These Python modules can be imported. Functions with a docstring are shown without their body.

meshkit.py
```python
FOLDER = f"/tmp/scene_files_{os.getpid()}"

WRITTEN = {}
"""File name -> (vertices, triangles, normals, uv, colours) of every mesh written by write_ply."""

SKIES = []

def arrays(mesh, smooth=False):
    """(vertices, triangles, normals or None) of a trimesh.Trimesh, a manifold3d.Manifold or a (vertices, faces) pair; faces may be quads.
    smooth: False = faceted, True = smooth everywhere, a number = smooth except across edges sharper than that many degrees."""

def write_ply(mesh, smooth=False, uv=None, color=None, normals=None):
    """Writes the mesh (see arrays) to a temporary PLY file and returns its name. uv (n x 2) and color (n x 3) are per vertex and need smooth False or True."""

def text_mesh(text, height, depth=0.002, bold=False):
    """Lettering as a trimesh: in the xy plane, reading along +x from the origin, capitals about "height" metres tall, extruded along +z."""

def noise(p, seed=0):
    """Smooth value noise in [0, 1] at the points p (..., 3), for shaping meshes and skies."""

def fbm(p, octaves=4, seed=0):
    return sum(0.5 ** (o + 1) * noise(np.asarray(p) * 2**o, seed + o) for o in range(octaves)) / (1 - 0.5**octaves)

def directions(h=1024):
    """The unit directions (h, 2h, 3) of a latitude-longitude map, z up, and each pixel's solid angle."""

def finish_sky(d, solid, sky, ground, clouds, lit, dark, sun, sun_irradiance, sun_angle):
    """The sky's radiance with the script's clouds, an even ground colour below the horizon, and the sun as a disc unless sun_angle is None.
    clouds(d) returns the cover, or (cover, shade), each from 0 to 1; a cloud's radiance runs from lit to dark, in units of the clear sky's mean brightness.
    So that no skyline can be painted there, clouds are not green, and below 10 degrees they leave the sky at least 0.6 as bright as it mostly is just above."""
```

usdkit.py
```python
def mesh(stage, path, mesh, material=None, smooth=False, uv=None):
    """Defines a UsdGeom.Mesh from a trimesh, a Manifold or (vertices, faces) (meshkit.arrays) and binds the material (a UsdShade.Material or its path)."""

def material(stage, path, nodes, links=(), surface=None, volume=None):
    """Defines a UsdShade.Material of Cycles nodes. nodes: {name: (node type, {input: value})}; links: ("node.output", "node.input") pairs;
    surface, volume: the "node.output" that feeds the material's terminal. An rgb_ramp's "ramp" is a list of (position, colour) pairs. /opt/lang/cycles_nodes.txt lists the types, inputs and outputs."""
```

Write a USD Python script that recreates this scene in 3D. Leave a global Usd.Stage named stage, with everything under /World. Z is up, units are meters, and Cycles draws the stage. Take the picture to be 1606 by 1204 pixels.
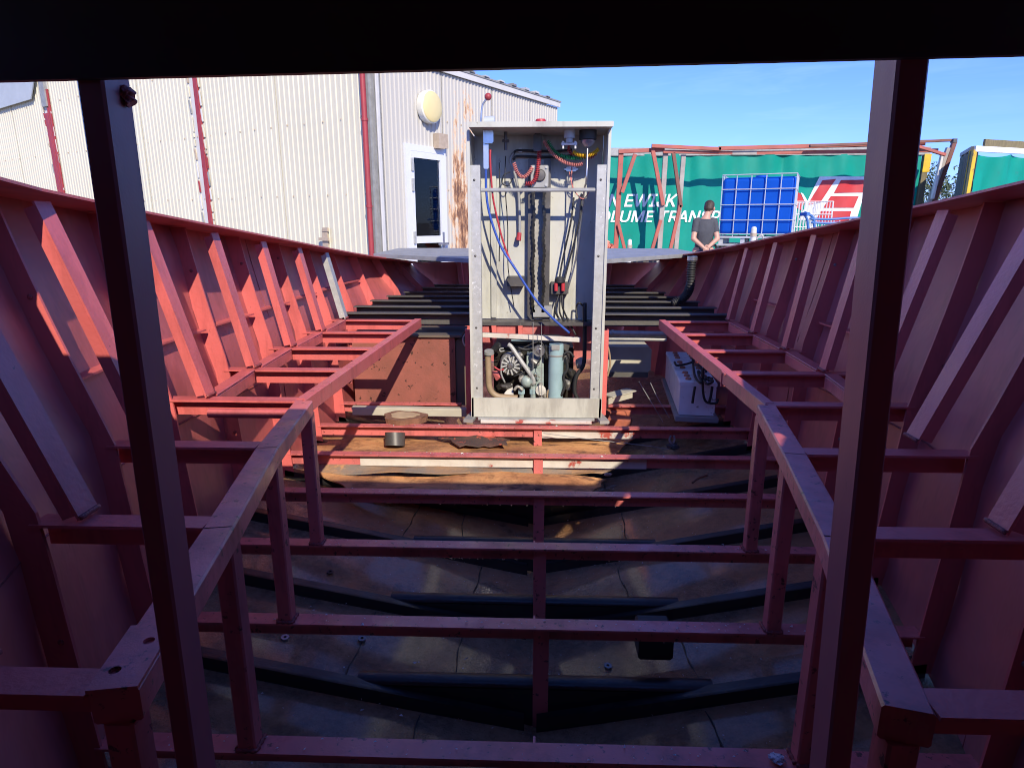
import math, random
import numpy as np, trimesh, usdkit, meshkit
import manifold3d as m3
from pxr import Usd, UsdGeom, UsdLux, UsdShade, Gf, Sdf
rng = random.Random(7); nrg = np.random.default_rng(7)
stage = Usd.Stage.CreateInMemory()
UsdGeom.SetStageUpAxis(stage, 'Z'); UsdGeom.SetStageMetersPerUnit(stage, 1.0)
UsdGeom.Xform.Define(stage, '/World'); UsdGeom.Scope.Define(stage, '/World/Looks')

# ------------------------------------------------------------------ camera, sky, sun
C = 1.55                      # height of the eye above the yard
PITCH, YAW, FPX = 0.24726, 0.03414, 1000.0
FW = np.array([-math.sin(YAW)*math.cos(PITCH), math.cos(YAW)*math.cos(PITCH), -math.sin(PITCH)])
RT = np.array([math.cos(YAW), math.sin(YAW), 0.0]); UP = np.cross(RT, FW)
cam = UsdGeom.Camera.Define(stage, '/World/camera')
cam.CreateHorizontalApertureAttr(36.0); cam.CreateVerticalApertureAttr(36.0*767/1024)
cam.CreateFocalLengthAttr(FPX/1606*36.0); cam.CreateClippingRangeAttr((0.02, 2000.0))
cam.CreateExposureAttr(1.3)
cam.AddTransformOp().Set(Gf.Matrix4d(*RT, 0, *UP, 0, *(-FW), 0, 0, 0, C, 1))
SUN = np.array([0.50, -1.45, 1.0]); SUN /= np.linalg.norm(SUN)
EL, ROT = math.asin(SUN[2]), math.atan2(SUN[0], SUN[1])
sun = UsdLux.DistantLight.Define(stage, '/World/sun')
sun.CreateIntensityAttr(0.60); sun.CreateAngleAttr(0.5); sun.CreateNormalizeAttr(True); sun.CreateColorAttr(Gf.Vec3f(1.0, 0.90, 0.72))
_z = SUN; _x = np.cross([0, 0, 1.0], _z); _x /= np.linalg.norm(_x); _y = np.cross(_z, _x)
sun.AddTransformOp().Set(Gf.Matrix4d(*_x, 0, *_y, 0, *_z, 0, 0, 0, 0, 1))
dome = UsdLux.DomeLight.Define(stage, '/World/sky')
dome.GetPrim().SetCustomDataByKey('kind', 'structure'); dome.GetPrim().SetCustomDataByKey('label', 'clear blue summer sky with thin streaks of cloud'); dome.GetPrim().SetCustomDataByKey('category', 'sky')
skym = usdkit.material(stage, '/World/Looks/sky', {
    'tc': ('texture_coordinate', {}), 'mp': ('mapping', {'scale': (3.0, 1.2, 22.0), 'rotation': (0.0, 0.10, 0.3)}),
    'n': ('noise_texture', {'scale': 1.6, 'detail': 7.0, 'roughness': 0.62, 'distortion': 0.5}),
    'n2': ('noise_texture', {'scale': 1.7, 'detail': 2.0}),
    'r': ('rgb_ramp', {'ramp': [(0.0, (0, 0, 0)), (0.52, (0, 0, 0)), (0.80, (0.32, 0.32, 0.32)), (1.0, (0.5, 0.5, 0.5))]}),
    'r2': ('rgb_ramp', {'ramp': [(0.0, (0, 0, 0)), (0.45, (0, 0, 0)), (0.65, (1, 1, 1)), (1.0, (1, 1, 1))]}),
    'mul': ('mix_color', {'blend_type': 'multiply', 'fac': 1.0}), 'bw': ('rgb_to_bw', {}),
    'sky': ('sky_texture', {'sky_type': 'single_scattering', 'sun_disc': False, 'sun_elevation': EL, 'sun_rotation': ROT, 'air_density': 1.0, 'aerosol_density': 0.15, 'ozone_density': 4.0}),
    'mix': ('mix_color', {'b': (9.0, 9.3, 9.8), 'use_clamp': False}), 'tint': ('mix_color', {'blend_type': 'multiply', 'fac': 1.0, 'b': (0.28, 0.36, 0.73), 'use_clamp': False}), 'bg': ('background_shader', {'strength': 0.15})},
    [('tc.generated', 'mp.vector'), ('mp.vector', 'n.vector'), ('tc.generated', 'n2.vector'), ('n.fac', 'r.fac'), ('n2.fac', 'r2.fac'), ('r.color', 'mul.a'), ('r2.color', 'mul.b'), ('mul.result', 'bw.color'), ('bw.val', 'mix.fac'),
     ('sky.color', 'mix.a'), ('mix.result', 'tint.a'), ('tint.result', 'bg.color')], surface='bg.background')
UsdShade.MaterialBindingAPI.Apply(dome.GetPrim()).Bind(skym)

# ------------------------------------------------------------------ helpers
def ray(x, y): return FW + RT*(x-803)/FPX + UP*(602-y)/FPX
def P(x, y, Y): r = ray(x, y); return r*Y/r[1]
def PZ(x, y, Z): r = ray(x, y); return r*Z/r[2]
V = lambda *a: np.array(a, float)
def unit(v): v = np.asarray(v, float); return v/np.linalg.norm(v)
def tm(v, f): return trimesh.Trimesh(np.asarray(v, float), np.asarray(f), process=False)
def cat(*ms):
    out = []
    for m in ms: out += list(m) if isinstance(m, (list, tuple)) else [m]
    return trimesh.util.concatenate(out) if len(out) > 1 else out[0]
def sweep(poly, pts, side, up, cap=True):
    """convex outline poly [(a,b)] carried along straight pts in fixed side/up axes"""
    n = len(poly); v = []
    for p in pts:
        for a, b in poly: v.append(np.asarray(p)+side*a+up*b)
    f = []
    for k in range(len(pts)-1):
        for i in range(n):
            j = (i+1) % n; A, B, Cc, D = k*n+i, k*n+j, (k+1)*n+j, (k+1)*n+i
            f += [(A, B, Cc), (A, Cc, D)]
    if cap:
        e = (len(pts)-1)*n
        for i in range(1, n-1): f += [(0, i+1, i), (e, e+i, e+i+1)]
    m = tm(v, f)
    if m.volume < 0: m.invert()
    return m
def axes(p0, p1, up):
    d = unit(np.asarray(p1)-np.asarray(p0)); s = unit(np.cross(d, up)); return d, s, np.cross(s, d)
def rect(w, h, c=0.0):
    w, h = w/2, h/2
    if c <= 0: return [(-w, -h), (w, -h), (w, h), (-w, h)]
    return [(-w+c, -h), (w-c, -h), (w, -h+c), (w, h-c), (w-c, h), (-w+c, h), (-w, h-c), (-w, -h+c)]
def bar(p0, p1, w, h, up=(0, 0, 1), c=0.003):
    d, s, u = axes(p0, p1, np.asarray(up, float)); return sweep(rect(w, h, min(c, w*.3, h*.3)), [p0, p1], s, u)
def box(c, s, ch=0.0):
    c = np.asarray(c, float); return bar(c-V(0, s[1]/2, 0), c+V(0, s[1]/2, 0), s[0], s[2], c=ch)
def cyl(p0, p1, r, n=14, r1=None, cap=True):
    p0, p1 = np.asarray(p0, float), np.asarray(p1, float); d = unit(p1-p0); s = unit(np.cross(d, (0, 0, 1) if abs(d[2]) < .9 else (1, 0, 0))); u = np.cross(s, d)
    r1 = r if r1 is None else r1; v = []
    for p, q in ((p0, r), (p1, r1)):
        for i in range(n): a = 2*math.pi*i/n; v.append(p+(s*math.cos(a)+u*math.sin(a))*q)
    f = []
    for i in range(n): j = (i+1) % n; f += [(i, j, n+j), (i, n+j, n+i)]
    if cap:
        for i in range(1, n-1): f += [(0, i+1, i), (n, n+i, n+i+1)]
    m = tm(v, f)
    if m.volume < 0: m.invert()
    return m
def tube(pts, r, n=8):
    p = np.asarray(pts, float); t = np.gradient(p, axis=0); t /= np.linalg.norm(t, axis=1, keepdims=True)+1e-12
    a = np.zeros_like(p); ref = V(0.3, 1, 0.2)
    for i in range(len(p)):
        ref = ref - t[i]*np.dot(ref, t[i])
        if np.linalg.norm(ref) < 1e-3: ref = np.cross(t[i], V(1, 0.1, 0))
        ref = unit(ref); a[i] = ref
    b = np.cross(t, a); rr = np.broadcast_to(r, (len(p),))
    v = [p[i]+(a[i]*math.cos(2*math.pi*k/n)+b[i]*math.sin(2*math.pi*k/n))*rr[i] for i in range(len(p)) for k in range(n)]
    f = []
    for i in range(len(p)-1):
        for k in range(n):
            q = (k+1) % n; f += [(i*n+k, i*n+q, (i+1)*n+q), (i*n+k, (i+1)*n+q, (i+1)*n+k)]
    e = (len(p)-1)*n
    for k in range(1, n-1): f += [(0, k+1, k), (e, e+k, e+k+1)]
    m = tm(v, f)
    if m.volume < 0: m.invert()
    return m
def curve(pts, n=8):
    """Catmull-Rom through pts"""
    p = np.asarray(pts, float); p = np.vstack([2*p[0]-p[1], p, 2*p[-1]-p[-2]]); o = []
    for i in range(1, len(p)-2):
        for t in np.linspace(0, 1, n, endpoint=False):
            o.append(.5*((2*p[i])+(-p[i-1]+p[i+1])*t+(2*p[i-1]-5*p[i]+4*p[i+1]-p[i+2])*t*t+(-p[i-1]+3*p[i]-3*p[i+1]+p[i+2])*t**3))
    o.append(p[-2]); return np.array(o)
def coil(pts, R, r, turns, seg=9, n=5):
    c = curve(pts, 30); L = np.r_[0, np.cumsum(np.linalg.norm(np.diff(c, axis=0), axis=1))]; N = int(turns*seg); s = np.linspace(0, L[-1], N)
    q = np.stack([np.interp(s, L, c[:, k]) for k in range(3)], 1); t = np.gradient(q, axis=0); t /= np.linalg.norm(t, axis=1, keepdims=True)
    a = np.cross(t, V(0.1, 1, 0.05)); a /= np.linalg.norm(a, axis=1, keepdims=True); b = np.cross(t, a); th = np.linspace(0, 2*math.pi*turns, N)[:, None]
    return tube(q+R*(a*np.cos(th)+b*np.sin(th)), r, n)
def lathe(prof, c, axis=(0, 0, 1), n=24):
    d = unit(axis); s = unit(np.cross(d, (0, 0, 1) if abs(d[2]) < .9 else (1, 0, 0))); u = np.cross(d, s); v = []; m = len(prof)
    for k in range(n):
        a = 2*math.pi*k/n
        for r, h in prof: v.append(np.asarray(c)+d*h+(s*math.cos(a)+u*math.sin(a))*r)
    f = []
    for k in range(n):
        q = (k+1) % n
        for i in range(m-1): f += [(k*m+i, q*m+i, q*m+i+1), (k*m+i, q*m+i+1, k*m+i+1)]
    g = trimesh.Trimesh(v, f, process=True)
    if g.volume < 0: g.invert()
    return g
def ball(c, r, sub=2):
    m = trimesh.creation.icosphere(subdivisions=sub, radius=1.0); m.apply_scale(r); m.apply_translation(c); return m
def sheet(poly, nrm, th):
    """flat polygon (3D points, convex) given thickness th along nrm"""
    p = np.asarray(poly, float); n = len(p); v = np.vstack([p, p+np.asarray(nrm)*th]); f = []
    for i in range(1, n-1): f += [(0, i, i+1), (n, n+i+1, n+i)]
    for i in range(n): j = (i+1) % n; f += [(i, n+i, n+j), (i, n+j, j)]
    m = tm(v, f)
    if m.volume < 0: m.invert()
    return m
def grid(fn, us, vs, th=None):
    """surface fn(u,v)->point; th: offset vector for thickness"""
    us, vs = list(us), list(vs); a = np.array([[fn(u, v) for v in vs] for u in us]); n, m = len(us), len(vs)
    v = a.reshape(-1, 3); f = []
    for i in range(n-1):
        for j in range(m-1): A = i*m+j; f += [(A, A+m, A+m+1), (A, A+m+1, A+1)]
    if th is None: return tm(v, f)
    N = len(v); w = v+np.asarray(th); f2 = [(c+N, b+N, q+N) for q, b, c in f]; e = []
    rim = [(i, 0) for i in range(n)]+[(n-1, j) for j in range(1, m)]+[(i, m-1) for i in range(n-2, -1, -1)]+[(0, j) for j in range(m-2, 0, -1)]
    ids = [i*m+j for i, j in rim]
    for k in range(len(ids)): A, B = ids[k], ids[(k+1) % len(ids)]; e += [(A, A+N, B+N), (A, B+N, B)]
    return tm(np.vstack([v, w]), f+f2+e)

S = 0.9                                    # the hull's own unit (frame spacing 0.5 units = 0.45 m)
taken, things = {}, {}
def numbered(path):
    k = taken.get(path, 0); taken[path] = k+1
    return path if k == 0 else f'{path}_{k:03d}'
def say(prim, label=None, cat_=None, group=None, kind=None):
    for k, v in (('label', label), ('category', cat_), ('group', group), ('kind', kind)):
        if v: prim.SetCustomDataByKey(k, v)
class T: pass
def thing(name, label, cat_, base=(0, 0, 0), s=1.0, group=None, kind=None):
    """an Xform at base (camera-relative, in units of s); its parts are children"""
    o = T(); o.path = numbered('/World/'+name); o.s = s; o.base = np.asarray(base, float)*s+V(0, 0, C)
    x = UsdGeom.Xform.Define(stage, o.path); x.AddTranslateOp().Set(Gf.Vec3d(*o.base)); say(x.GetPrim(), label, cat_, group, kind); return o
def part(o, name, mesh, mat, smooth=False, label=None, under=None, kind=None):
    path = numbered((under or o.path)+'/'+name); m = mesh.copy(); m.vertices = m.vertices*o.s+V(0, 0, C)-o.base
    g = usdkit.mesh(stage, path, m, MT[mat], smooth=smooth); say(g.GetPrim(), label, kind=kind); return path
def single(name, label, cat_, mesh, mat, smooth=False, s=1.0, group=None, kind=None):
    m = mesh.copy(); v = m.vertices*s+V(0, 0, C); b = np.r_[v[:, :2].mean(0), v[:, 2].min()]; m.vertices = v-b
    g = usdkit.mesh(stage, numbered('/World/'+name), m, MT[mat], smooth=smooth); UsdGeom.Xformable(g).AddTranslateOp().Set(Gf.Vec3d(*b)); say(g.GetPrim(), label, cat_, group, kind)

# ------------------------------------------------------------------ materials
MT = {}
def mat(name, c1, c2=None, scale=6.0, rough=0.5, metal=0.0, spots=None, spot_scale=14.0, spot_at=0.66, bump=0.0, bscale=60.0, rough2=None, spec=0.5, stretch=(1, 1, 1), coat=0.0, detail=5.0, soft=0.05, runs=0.0):
    c2 = c2 or tuple(x*0.8 for x in c1)
    n = {'g': ('geometry', {}), 'mp': ('mapping', {'scale': stretch}), 'n': ('noise_texture', {'scale': scale, 'detail': detail, 'roughness': 0.6}),
         'r': ('rgb_ramp', {'ramp': [(0.0, c1), (0.36, c1), (0.64, c2), (1.0, c2)]}), 'p': ('principled_bsdf', {'roughness': rough, 'metallic': metal, 'specular_ior_level': spec, 'coat_weight': coat})}
    l = [('g.position', 'mp.vector'), ('mp.vector', 'n.vector'), ('n.fac', 'r.fac')]; out = 'r.color'
    if spots:
        n['s'] = ('noise_texture', {'scale': spot_scale, 'detail': 6.0, 'roughness': 0.65}); n['sr'] = ('rgb_ramp', {'ramp': [(0, (0, 0, 0)), (spot_at, (0, 0, 0)), (spot_at+soft, (1, 1, 1)), (1, (1, 1, 1))]})
        n['sb'] = ('rgb_to_bw', {}); n['sm'] = ('mix_color', {'b': spots}); l += [('mp.vector', 's.vector'), ('s.fac', 'sr.fac'), ('sr.color', 'sb.color'), ('sb.val', 'sm.fac'), (out, 'sm.a')]; out = 'sm.result'
    if runs:
        n['rmp'] = ('mapping', {'scale': (5.0, 5.0, 1.1)}); n['rn_'] = ('noise_texture', {'scale': 1.6, 'detail': 7.0, 'roughness': 0.7}); n['rc'] = ('rgb_ramp', {'ramp': [(0, (1-runs, 1-runs*1.05, 1-runs*1.05)), (0.38, (1-runs, 1-runs*1.05, 1-runs*1.05)), (0.50, (1, 1, 1)), (0.62, (1, 1, 1)), (0.74, (1, 1.18, 1.2)), (1, (1, 1.18, 1.2))]}); n['rx'] = ('mix_color', {'blend_type': 'multiply', 'fac': 1.0, 'use_clamp': False})
        l += [('g.position', 'rmp.vector'), ('rmp.vector', 'rn_.vector'), ('rn_.fac', 'rc.fac'), (out, 'rx.a'), ('rc.color', 'rx.b')]; out = 'rx.result'
    l.append((out, 'p.base_color'))
    if rough2 is not None:
        n['rr'] = ('noise_texture', {'scale': scale*2.3, 'detail': 4.0}); n['rm'] = ('map_range', {'from_min': 0.35, 'from_max': 0.65, 'to_min': rough, 'to_max': rough2, 'clamp': True}); l += [('mp.vector', 'rr.vector'), ('rr.fac', 'rm.value'), ('rm.result', 'p.roughness')]
    if bump:
        n['bn'] = ('noise_texture', {'scale': bscale, 'detail': 4.0}); n['b'] = ('bump', {'strength': bump, 'distance': 0.01}); l += [('g.position', 'bn.vector'), ('bn.fac', 'b.height'), ('b.normal', 'p.normal')]
    MT[name] = usdkit.material(stage, '/World/Looks/'+name, n, l, surface='p.BSDF')
RED = (0.61, 0.124, 0.115)
mat('red_paint', RED, c2=(0.56, 0.118, 0.108), scale=3.0, rough=0.36, runs=0.22, spec=0.9, spots=(0.16, 0.045, 0.035), spot_scale=26, spot_at=0.68, bump=0.12, bscale=90, rough2=0.5)
mat('red_plate', (0.50, 0.110, 0.102), (0.36, 0.092, 0.09), 2.2, 0.40, runs=0.20, spec=0.9, spots=(0.13, 0.05, 0.042), spot_scale=34, spot_at=0.71, bump=0.2, bscale=22, rough2=0.52)
mat('red_worn', (0.64, 0.150, 0.14), (0.50, 0.132, 0.128), 7.0, 0.30, runs=0.30, spec=0.95, spots=(0.085, 0.028, 0.022), spot_scale=42, spot_at=0.60, bump=0.07, bscale=220, rough2=0.5)
mat('post_paint', (0.42, 0.115, 0.115), (0.34, 0.105, 0.11), 9.0, 0.4, spec=0.9, spots=(0.16, 0.05, 0.045), spot_scale=70, spot_at=0.70, bump=0.03, bscale=300, rough2=0.5, stretch=(1, 1, .3))
mat('white_worn', (0.62, 0.58, 0.54), (0.5, 0.44, 0.40), 9.0, 0.4, spots=(0.38, 0.08, 0.065), spot_scale=9, spot_at=0.60, bump=0.1)
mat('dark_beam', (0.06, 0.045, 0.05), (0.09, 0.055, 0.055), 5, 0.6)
mat('black_paint', (0.075, 0.07, 0.066), (0.10, 0.093, 0.086), 4.0, 0.5, spots=(0.19, 0.15, 0.12), spot_scale=20, spot_at=0.66, bump=0.15, rough2=0.6)
mat('bottom_frame', (0.012, 0.012, 0.014), (0.025, 0.022, 0.02), 5.0, 0.3, spots=(0.07, 0.04, 0.022), spot_scale=16, spot_at=0.68, bump=0.2, rough2=0.5)
mat('galvanised', (0.44, 0.44, 0.425), (0.36, 0.36, 0.345), 28.0, 0.5, 0.12, spots=(0.62, 0.62, 0.61), spot_scale=40, spot_at=0.62, bump=0.05)
mat('dull_zinc', (0.34, 0.34, 0.33), (0.26, 0.26, 0.25), 12.0, 0.55, 0.2, spots=(0.16, 0.13, 0.1), spot_scale=22, spot_at=0.68)
mat('cabinet_grey', (0.50, 0.495, 0.44), (0.43, 0.425, 0.37), 3.5, 0.5, spots=(0.26, 0.23, 0.18), spot_scale=22, spot_at=0.66, runs=0.22)
mat('steel', (0.55, 0.55, 0.55), (0.42, 0.42, 0.42), 20, 0.28, 0.85)
mat('dark_steel', (0.075, 0.07, 0.066), (0.11, 0.1, 0.095), 12, 0.45, 0.3, spots=(0.2, 0.17, 0.14), spot_scale=30, spot_at=0.66)
mat('grease_and_shade', (0.012, 0.011, 0.01), (0.03, 0.028, 0.024), 30, 0.3)
mat('rubber', (0.016, 0.016, 0.017), (0.024, 0.024, 0.025), 15, 0.55)
mat('red_wire', (0.45, 0.035, 0.045), rough=0.45); mat('green_wire', (0.02, 0.30, 0.09), rough=0.35); mat('yellow_wire', (0.75, 0.42, 0.01), rough=0.35); mat('blue_wire', (0.03, 0.085, 0.40), rough=0.45); mat('pink_wire', (0.6, 0.2, 0.17), rough=0.4)
mat('engine_green', (0.33, 0.40, 0.375), (0.24, 0.29, 0.27), 14, 0.45, spots=(0.16, 0.13, 0.1), spot_scale=26, spot_at=0.60, bump=0.2)
mat('filter_teal', (0.30, 0.43, 0.46), (0.25, 0.36, 0.39), 8, 0.35, spots=(0.42, 0.40, 0.30), spot_scale=20, spot_at=0.66)
mat('cast_alloy', (0.42, 0.40, 0.36), (0.3, 0.28, 0.25), 22, 0.5, 0.4, spots=(0.2, 0.13, 0.09), spot_scale=40, spot_at=0.62)
mat('tan_hose', (0.33, 0.24, 0.15), (0.27, 0.19, 0.12), 20, 0.5)
mat('tank_red', (0.31, 0.10, 0.078), (0.22, 0.08, 0.06), 5, 0.42, spots=(0.035, 0.022, 0.018), spot_scale=24, spot_at=0.635, bump=0.15, soft=0.02)
mat('tank_side', (0.10, 0.09, 0.07), (0.14, 0.10, 0.075), 6, 0.6)
mat('beige_tank', (0.47, 0.44, 0.35), (0.40, 0.37, 0.30), 8, 0.6, spots=(0.3, 0.24, 0.17), spot_scale=24, spot_at=0.66)
mat('battery_white', (0.80, 0.80, 0.79), (0.72, 0.72, 0.71), 9, 0.45, spots=(0.22, 0.21, 0.2), spot_scale=22, spot_at=0.62)
mat('battery_cap', (0.45, 0.17, 0.10), rough=0.5)
mat('wood_end', (0.50, 0.37, 0.22), (0.40, 0.28, 0.17), 18, 0.8, stretch=(1, 1, 1)); mat('bark', (0.24, 0.115, 0.07), (0.18, 0.085, 0.05), 26, 0.9, bump=0.4)
mat('brick_red', (0.42, 0.12, 0.065), (0.34, 0.10, 0.06), 16, 0.85, bump=0.3)
mat('rust_bare', (0.56, 0.29, 0.12), (0.36, 0.15, 0.06), 5, 0.85, spots=(0.13, 0.06, 0.035), spot_scale=9, spot_at=0.54, soft=0.12, bump=0.4, stretch=(.7, 2.2, 1), runs=0.4)
mat('rust_grey', (0.20, 0.17, 0.145), (0.34, 0.19, 0.10), 5, 0.8, spots=(0.45, 0.25, 0.12), spot_scale=7, spot_at=0.58, bump=0.4)
mat('scorched', (0.07, 0.05, 0.042), (0.12, 0.06, 0.045), 9, 0.8, spots=(0.45, 0.10, 0.06), spot_scale=11, spot_at=0.56, bump=0.4)
mat('paper', (0.75, 0.76, 0.78), rough=0.7); mat('zinc_bolt', (0.34, 0.37, 0.37), rough=0.35, metal=0.7)
mat('cream_clad', (0.62, 0.58, 0.45), (0.585, 0.545, 0.42), 1.2, 0.55, spots=(0.25, 0.2, 0.14), spot_scale=9, spot_at=0.765, soft=0.01)
mat('trim_white', (0.6, 0.585, 0.55), (0.55, 0.535, 0.5), 6, 0.5, spots=(0.4, 0.3, 0.2), spot_scale=12, spot_at=0.7)
mat('door_white', (0.66, 0.67, 0.69), (0.63, 0.64, 0.66), 5, 0.3); mat('pipe_red', (0.34, 0.04, 0.045), (0.28, 0.035, 0.04), 6, 0.5, spots=(0.6, 0.5, 0.46), spot_scale=9, spot_at=0.70)
mat('lamp_cream', (0.72, 0.60, 0.30), (0.70, 0.58, 0.28), 6, 0.4); mat('lamp_rim', (0.80, 0.77, 0.66), rough=0.4)
mat('grey_panel', (0.42, 0.45, 0.47), (0.38, 0.41, 0.43), 4, 0.5); mat('roof_dark', (0.2, 0.2, 0.2), (0.3, 0.29, 0.27), 9, 0.7)
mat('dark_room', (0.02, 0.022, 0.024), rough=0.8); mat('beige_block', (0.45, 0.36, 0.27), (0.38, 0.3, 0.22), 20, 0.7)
mat('teal_pvc', (0.003, 0.26, 0.20), (0.003, 0.23, 0.175), 1.5, 0.5, spec=0.2, spots=(0.03, 0.2, 0.165), spot_scale=3.0, spot_at=0.60, soft=0.2, bump=0.05, bscale=6)
mat('white_print', (0.74, 0.76, 0.77), (0.68, 0.7, 0.71), 6, 0.45); mat('red_print', (0.50, 0.030, 0.035), (0.44, 0.028, 0.03), 4, 0.45)
mat('frame_red', (0.42, 0.105, 0.075), (0.32, 0.085, 0.065), 3, 0.6, spots=(0.2, 0.09, 0.06), spot_scale=8, spot_at=0.62)
mat('frame_grey', (0.36, 0.33, 0.30), (0.28, 0.25, 0.23), 4, 0.6, spots=(0.3, 0.1, 0.07), spot_scale=6, spot_at=0.64)
mat('frame_brown', (0.20, 0.07, 0.05), (0.15, 0.06, 0.045), 4, 0.6); mat('yellow_paint', (0.68, 0.45, 0.02), (0.5, 0.33, 0.03), 4, 0.5, spots=(0.2, 0.15, 0.06), spot_scale=7, spot_at=0.6)
mat('old_wood', (0.20, 0.165, 0.085), (0.14, 0.115, 0.065), 5, 0.8, stretch=(6, 6, 1)); mat('green_wood', (0.075, 0.085, 0.05), (0.05, 0.06, 0.04), 5, 0.8, stretch=(5, 5, 1))
mat('tote_blue', (0.004, 0.075, 0.46), (0.003, 0.068, 0.41), 2, 0.45, spec=0.15); mat('tote_steel', (0.60, 0.61, 0.63), (0.5, 0.51, 0.53), 12, 0.4, 0.4)
mat('skin', (0.52, 0.29, 0.205), (0.46, 0.25, 0.18), 14, 0.5); mat('shirt_grey', (0.062, 0.064, 0.075), (0.05, 0.052, 0.062), 10, 0.85, bump=0.8, bscale=14); mat('jeans', (0.035, 0.045, 0.075), (0.05, 0.065, 0.10), 12, 0.85); mat('jeans_pale', (0.20, 0.24, 0.30), (0.16, 0.2, 0.26), 16, 0.85); mat('hair', (0.035, 0.022, 0.015), (0.06, 0.038, 0.025), 40, 0.6); mat('shoe', (0.03, 0.03, 0.03))
mat('wire_white', (0.7, 0.69, 0.66), rough=0.45); mat('trolley_blue', (0.05, 0.16, 0.45), rough=0.4); mat('orange_cloth', (0.75, 0.26, 0.16), (0.65, 0.2, 0.13), 12, 0.8)
mat('leaf', (0.055, 0.085, 0.035), (0.10, 0.13, 0.065), 5, 0.6); mat('trunk', (0.12, 0.09, 0.065), rough=0.9)
mat('yard', (0.30, 0.28, 0.25), (0.24, 0.225, 0.20), 1.3, 0.9, spots=(0.16, 0.15, 0.13), spot_scale=3, spot_at=0.6, bump=0.4, bscale=40)
mat('weld', (0.34, 0.07, 0.065), (0.20, 0.05, 0.045), 60, 0.6, bump=0.4, bscale=200)
MT['water'] = usdkit.material(stage, '/World/Looks/water', {'p': ('principled_bsdf', {'base_color': (0.95, 0.97, 1.0), 'roughness': 0.02, 'ior': 1.33, 'transmission_weight': 0.9})}, surface='p.BSDF')
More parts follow.
